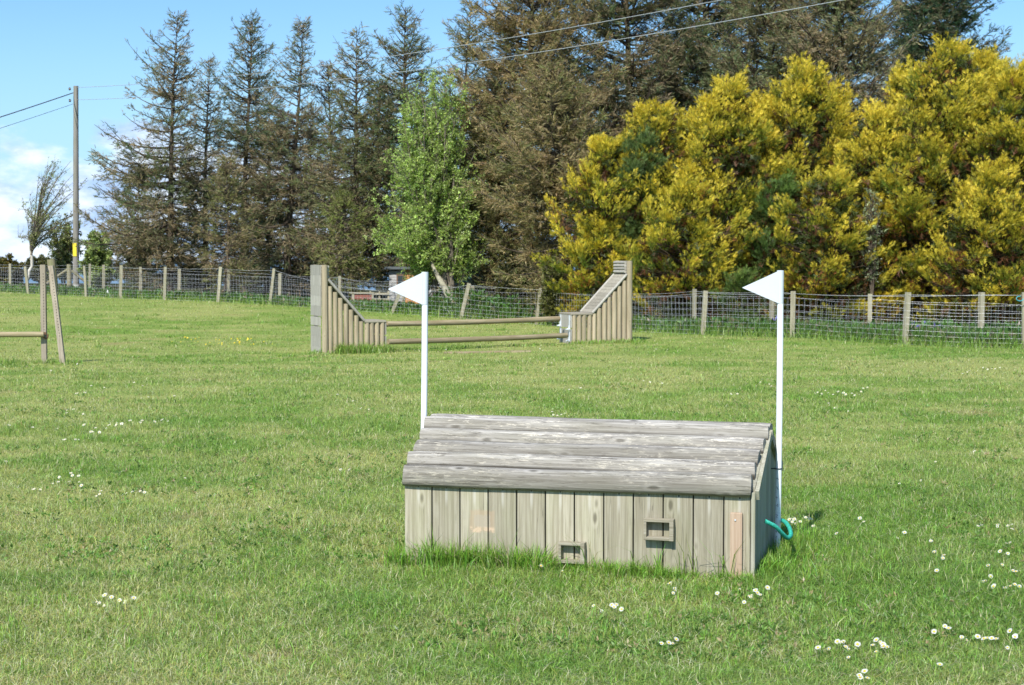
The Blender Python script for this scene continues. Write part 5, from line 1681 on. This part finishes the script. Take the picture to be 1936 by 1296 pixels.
left_l = dz([(274,747),(298,747),(312,720),(360,706),(388,718),(404,720),(357,750),(419,738),(427,770),(108,770),(162,778),(178,774),(200,780),(22,643),(512,812),(525,800),(532,806),(655,803),(668,802),(692,800),(742,792),(748,800),(640,818)], 0, 640, .3616)
left_f = dz([(40,339),(36,457),(268,175),(410,136),(705,234),(744,244),(475,253),(540,256),(396,292),(415,291),(435,292),(744,308),(768,306),(912,308),(1312,288),(1755,296),(1836,326),(1892,367),(1932,370),(1350,715),(1830,680),(1784,684),(965,720)], 0, 640, .3616)
right_m = [(1555,745),(1565,742),(1575,746),(1583,743),(1590,745),(1600,748),(1608,745),(1616,748),(1625,742),(1632,736),(1640,733),(1570,765),(1565,762),(1560,738),(1580,770),(1602,777),(1595,746),(1546,741)]
right_f = [(1820,706),(1835,702),(1848,700),(1858,697),(1866,699),(1874,696),(1882,699),(1890,697),(1830,704),(1843,703)]
mid_f = [(1215,722),(1228,724),(1250,724),(1380,747),(1392,748),(1440,722),(1455,725),(1460,730),(1262,660),(1240,662),(1020,660),(1027,662),(842,662),(1768,870),(1845,855),(1700,912),(1745,905)]
behind = [(1075,737),(1085,738),(1095,735),(1105,737),(1045,783),(1055,785),(1062,783),(1070,782),(1042,780)]
butter = [(318 + random.uniform(0, 60), 640 + random.uniform(-3, 12)) for _ in range(9)] + [(400 + random.gauss(40, 30), 644 + random.uniform(-4, 9)) for _ in range(34)]
groups = [
    (near_r, 'daisy', 'clump just right of the brace batten'), (near_r2, 'daisy', 'loose row of clumps at the bottom right'),
    (near_r3, 'daisy', 'cluster at the lower right corner'), (right_e, 'daisy', 'right edge scatter level with the jump base'),
    (right_s, 'daisy', 'sparse scatter right of the hutch jump'), (byrope, 'daisy', 'little line right of the green rope'),
    (front_c, 'daisy', 'grass in front of the hutch jump'), (left_b, 'daisy', 'lone clump at the lower left'),
    (left_m, 'daisy', 'drift in the left of the field'), (left_l, 'daisy', 'scatter low at the left edge'),
    (left_f, 'daisy', 'thin scatter across the left half'), (right_m, 'daisy', 'dense patch right of the right flag'),
    (right_f, 'daisy', 'far patch near the right fence'), (mid_f, 'daisy', 'open grass beyond the hutch jump'),
    (behind, 'daisy', 'small clump just beyond the hutch roof'), (butter, 'buttercup', 'yellow patch left of the left wing')]
ONES = ['', 'first', 'second', 'third', 'fourth', 'fifth', 'sixth', 'seventh', 'eighth', 'ninth', 'tenth', 'eleventh', 'twelfth', 'thirteenth', 'fourteenth', 'fifteenth', 'sixteenth', 'seventeenth', 'eighteenth', 'nineteenth']
TENS = {2: ('twentieth', 'twenty'), 3: ('thirtieth', 'thirty'), 4: ('fortieth', 'forty'), 5: ('fiftieth', 'fifty')}
def ordinal(n):
    if n < 20: return ONES[n]
    a, b_ = divmod(n, 10)
    return TENS[a][0] if b_ == 0 else TENS[a][1] + ' ' + ONES[b_]
protos = {}
def place_flower(kind, p, simple, lab, grp, sc=1.0):
    key = (kind, simple)
    if key not in protos:
        mb, disc = flower_mesh(kind, simple)
        mats = [M_petal if kind == 'daisy' else M_butter, M_stem, M_disc]
        o = mb.build(kind, mats)
        dd = disc.build('flower_centre', M_disc, o) if disc else None
        protos[key] = (o, dd)
    else:
        src, ds = protos[key]
        o = src.copy(); col.objects.link(o)
        if ds:
            d2_ = ds.copy(); col.objects.link(d2_); d2_.parent = o
    o.location = [float(c) for c in p]
    o.rotation_euler = (random.uniform(-.35, .35), random.uniform(-.35, .35), random.uniform(-.7, .7) - .3)
    o.scale = (sc, sc, sc)
    tag(o, lab, 'flower', grp)
for pts, kind, where in groups:
    ok = []
    for (px, py) in sorted(pts):
        p_ = gray(px, py, .05)
        u_, v_ = jump_uv(p_[0], p_[1])
        if -BL - .03 < u_ < .03 and -.02 < v_ < JD: continue
        ok.append((px, py, p_))
    for k, (px, py, p_) in enumerate(ok):
        near = py > 1040 and kind == 'daisy'
        first = 'leftmost' if k == 0 else ('rightmost' if k == len(ok) - 1 else ordinal(k + 1))
        lab = ('%s white daisy in the %s' if kind == 'daisy' else '%s buttercup in the %s') % (first, where) if k in (0, len(ok) - 1) else '%s %s from the left in the %s' % (first, kind, where)
        sc = random.uniform(.6, 1.1) * (1.0 if p_[1] < 14 else 1.25)
        place_flower(kind, p_, not near, lab, 'daisies growing in the field' if kind == 'daisy' else 'buttercups growing in the field', sc)
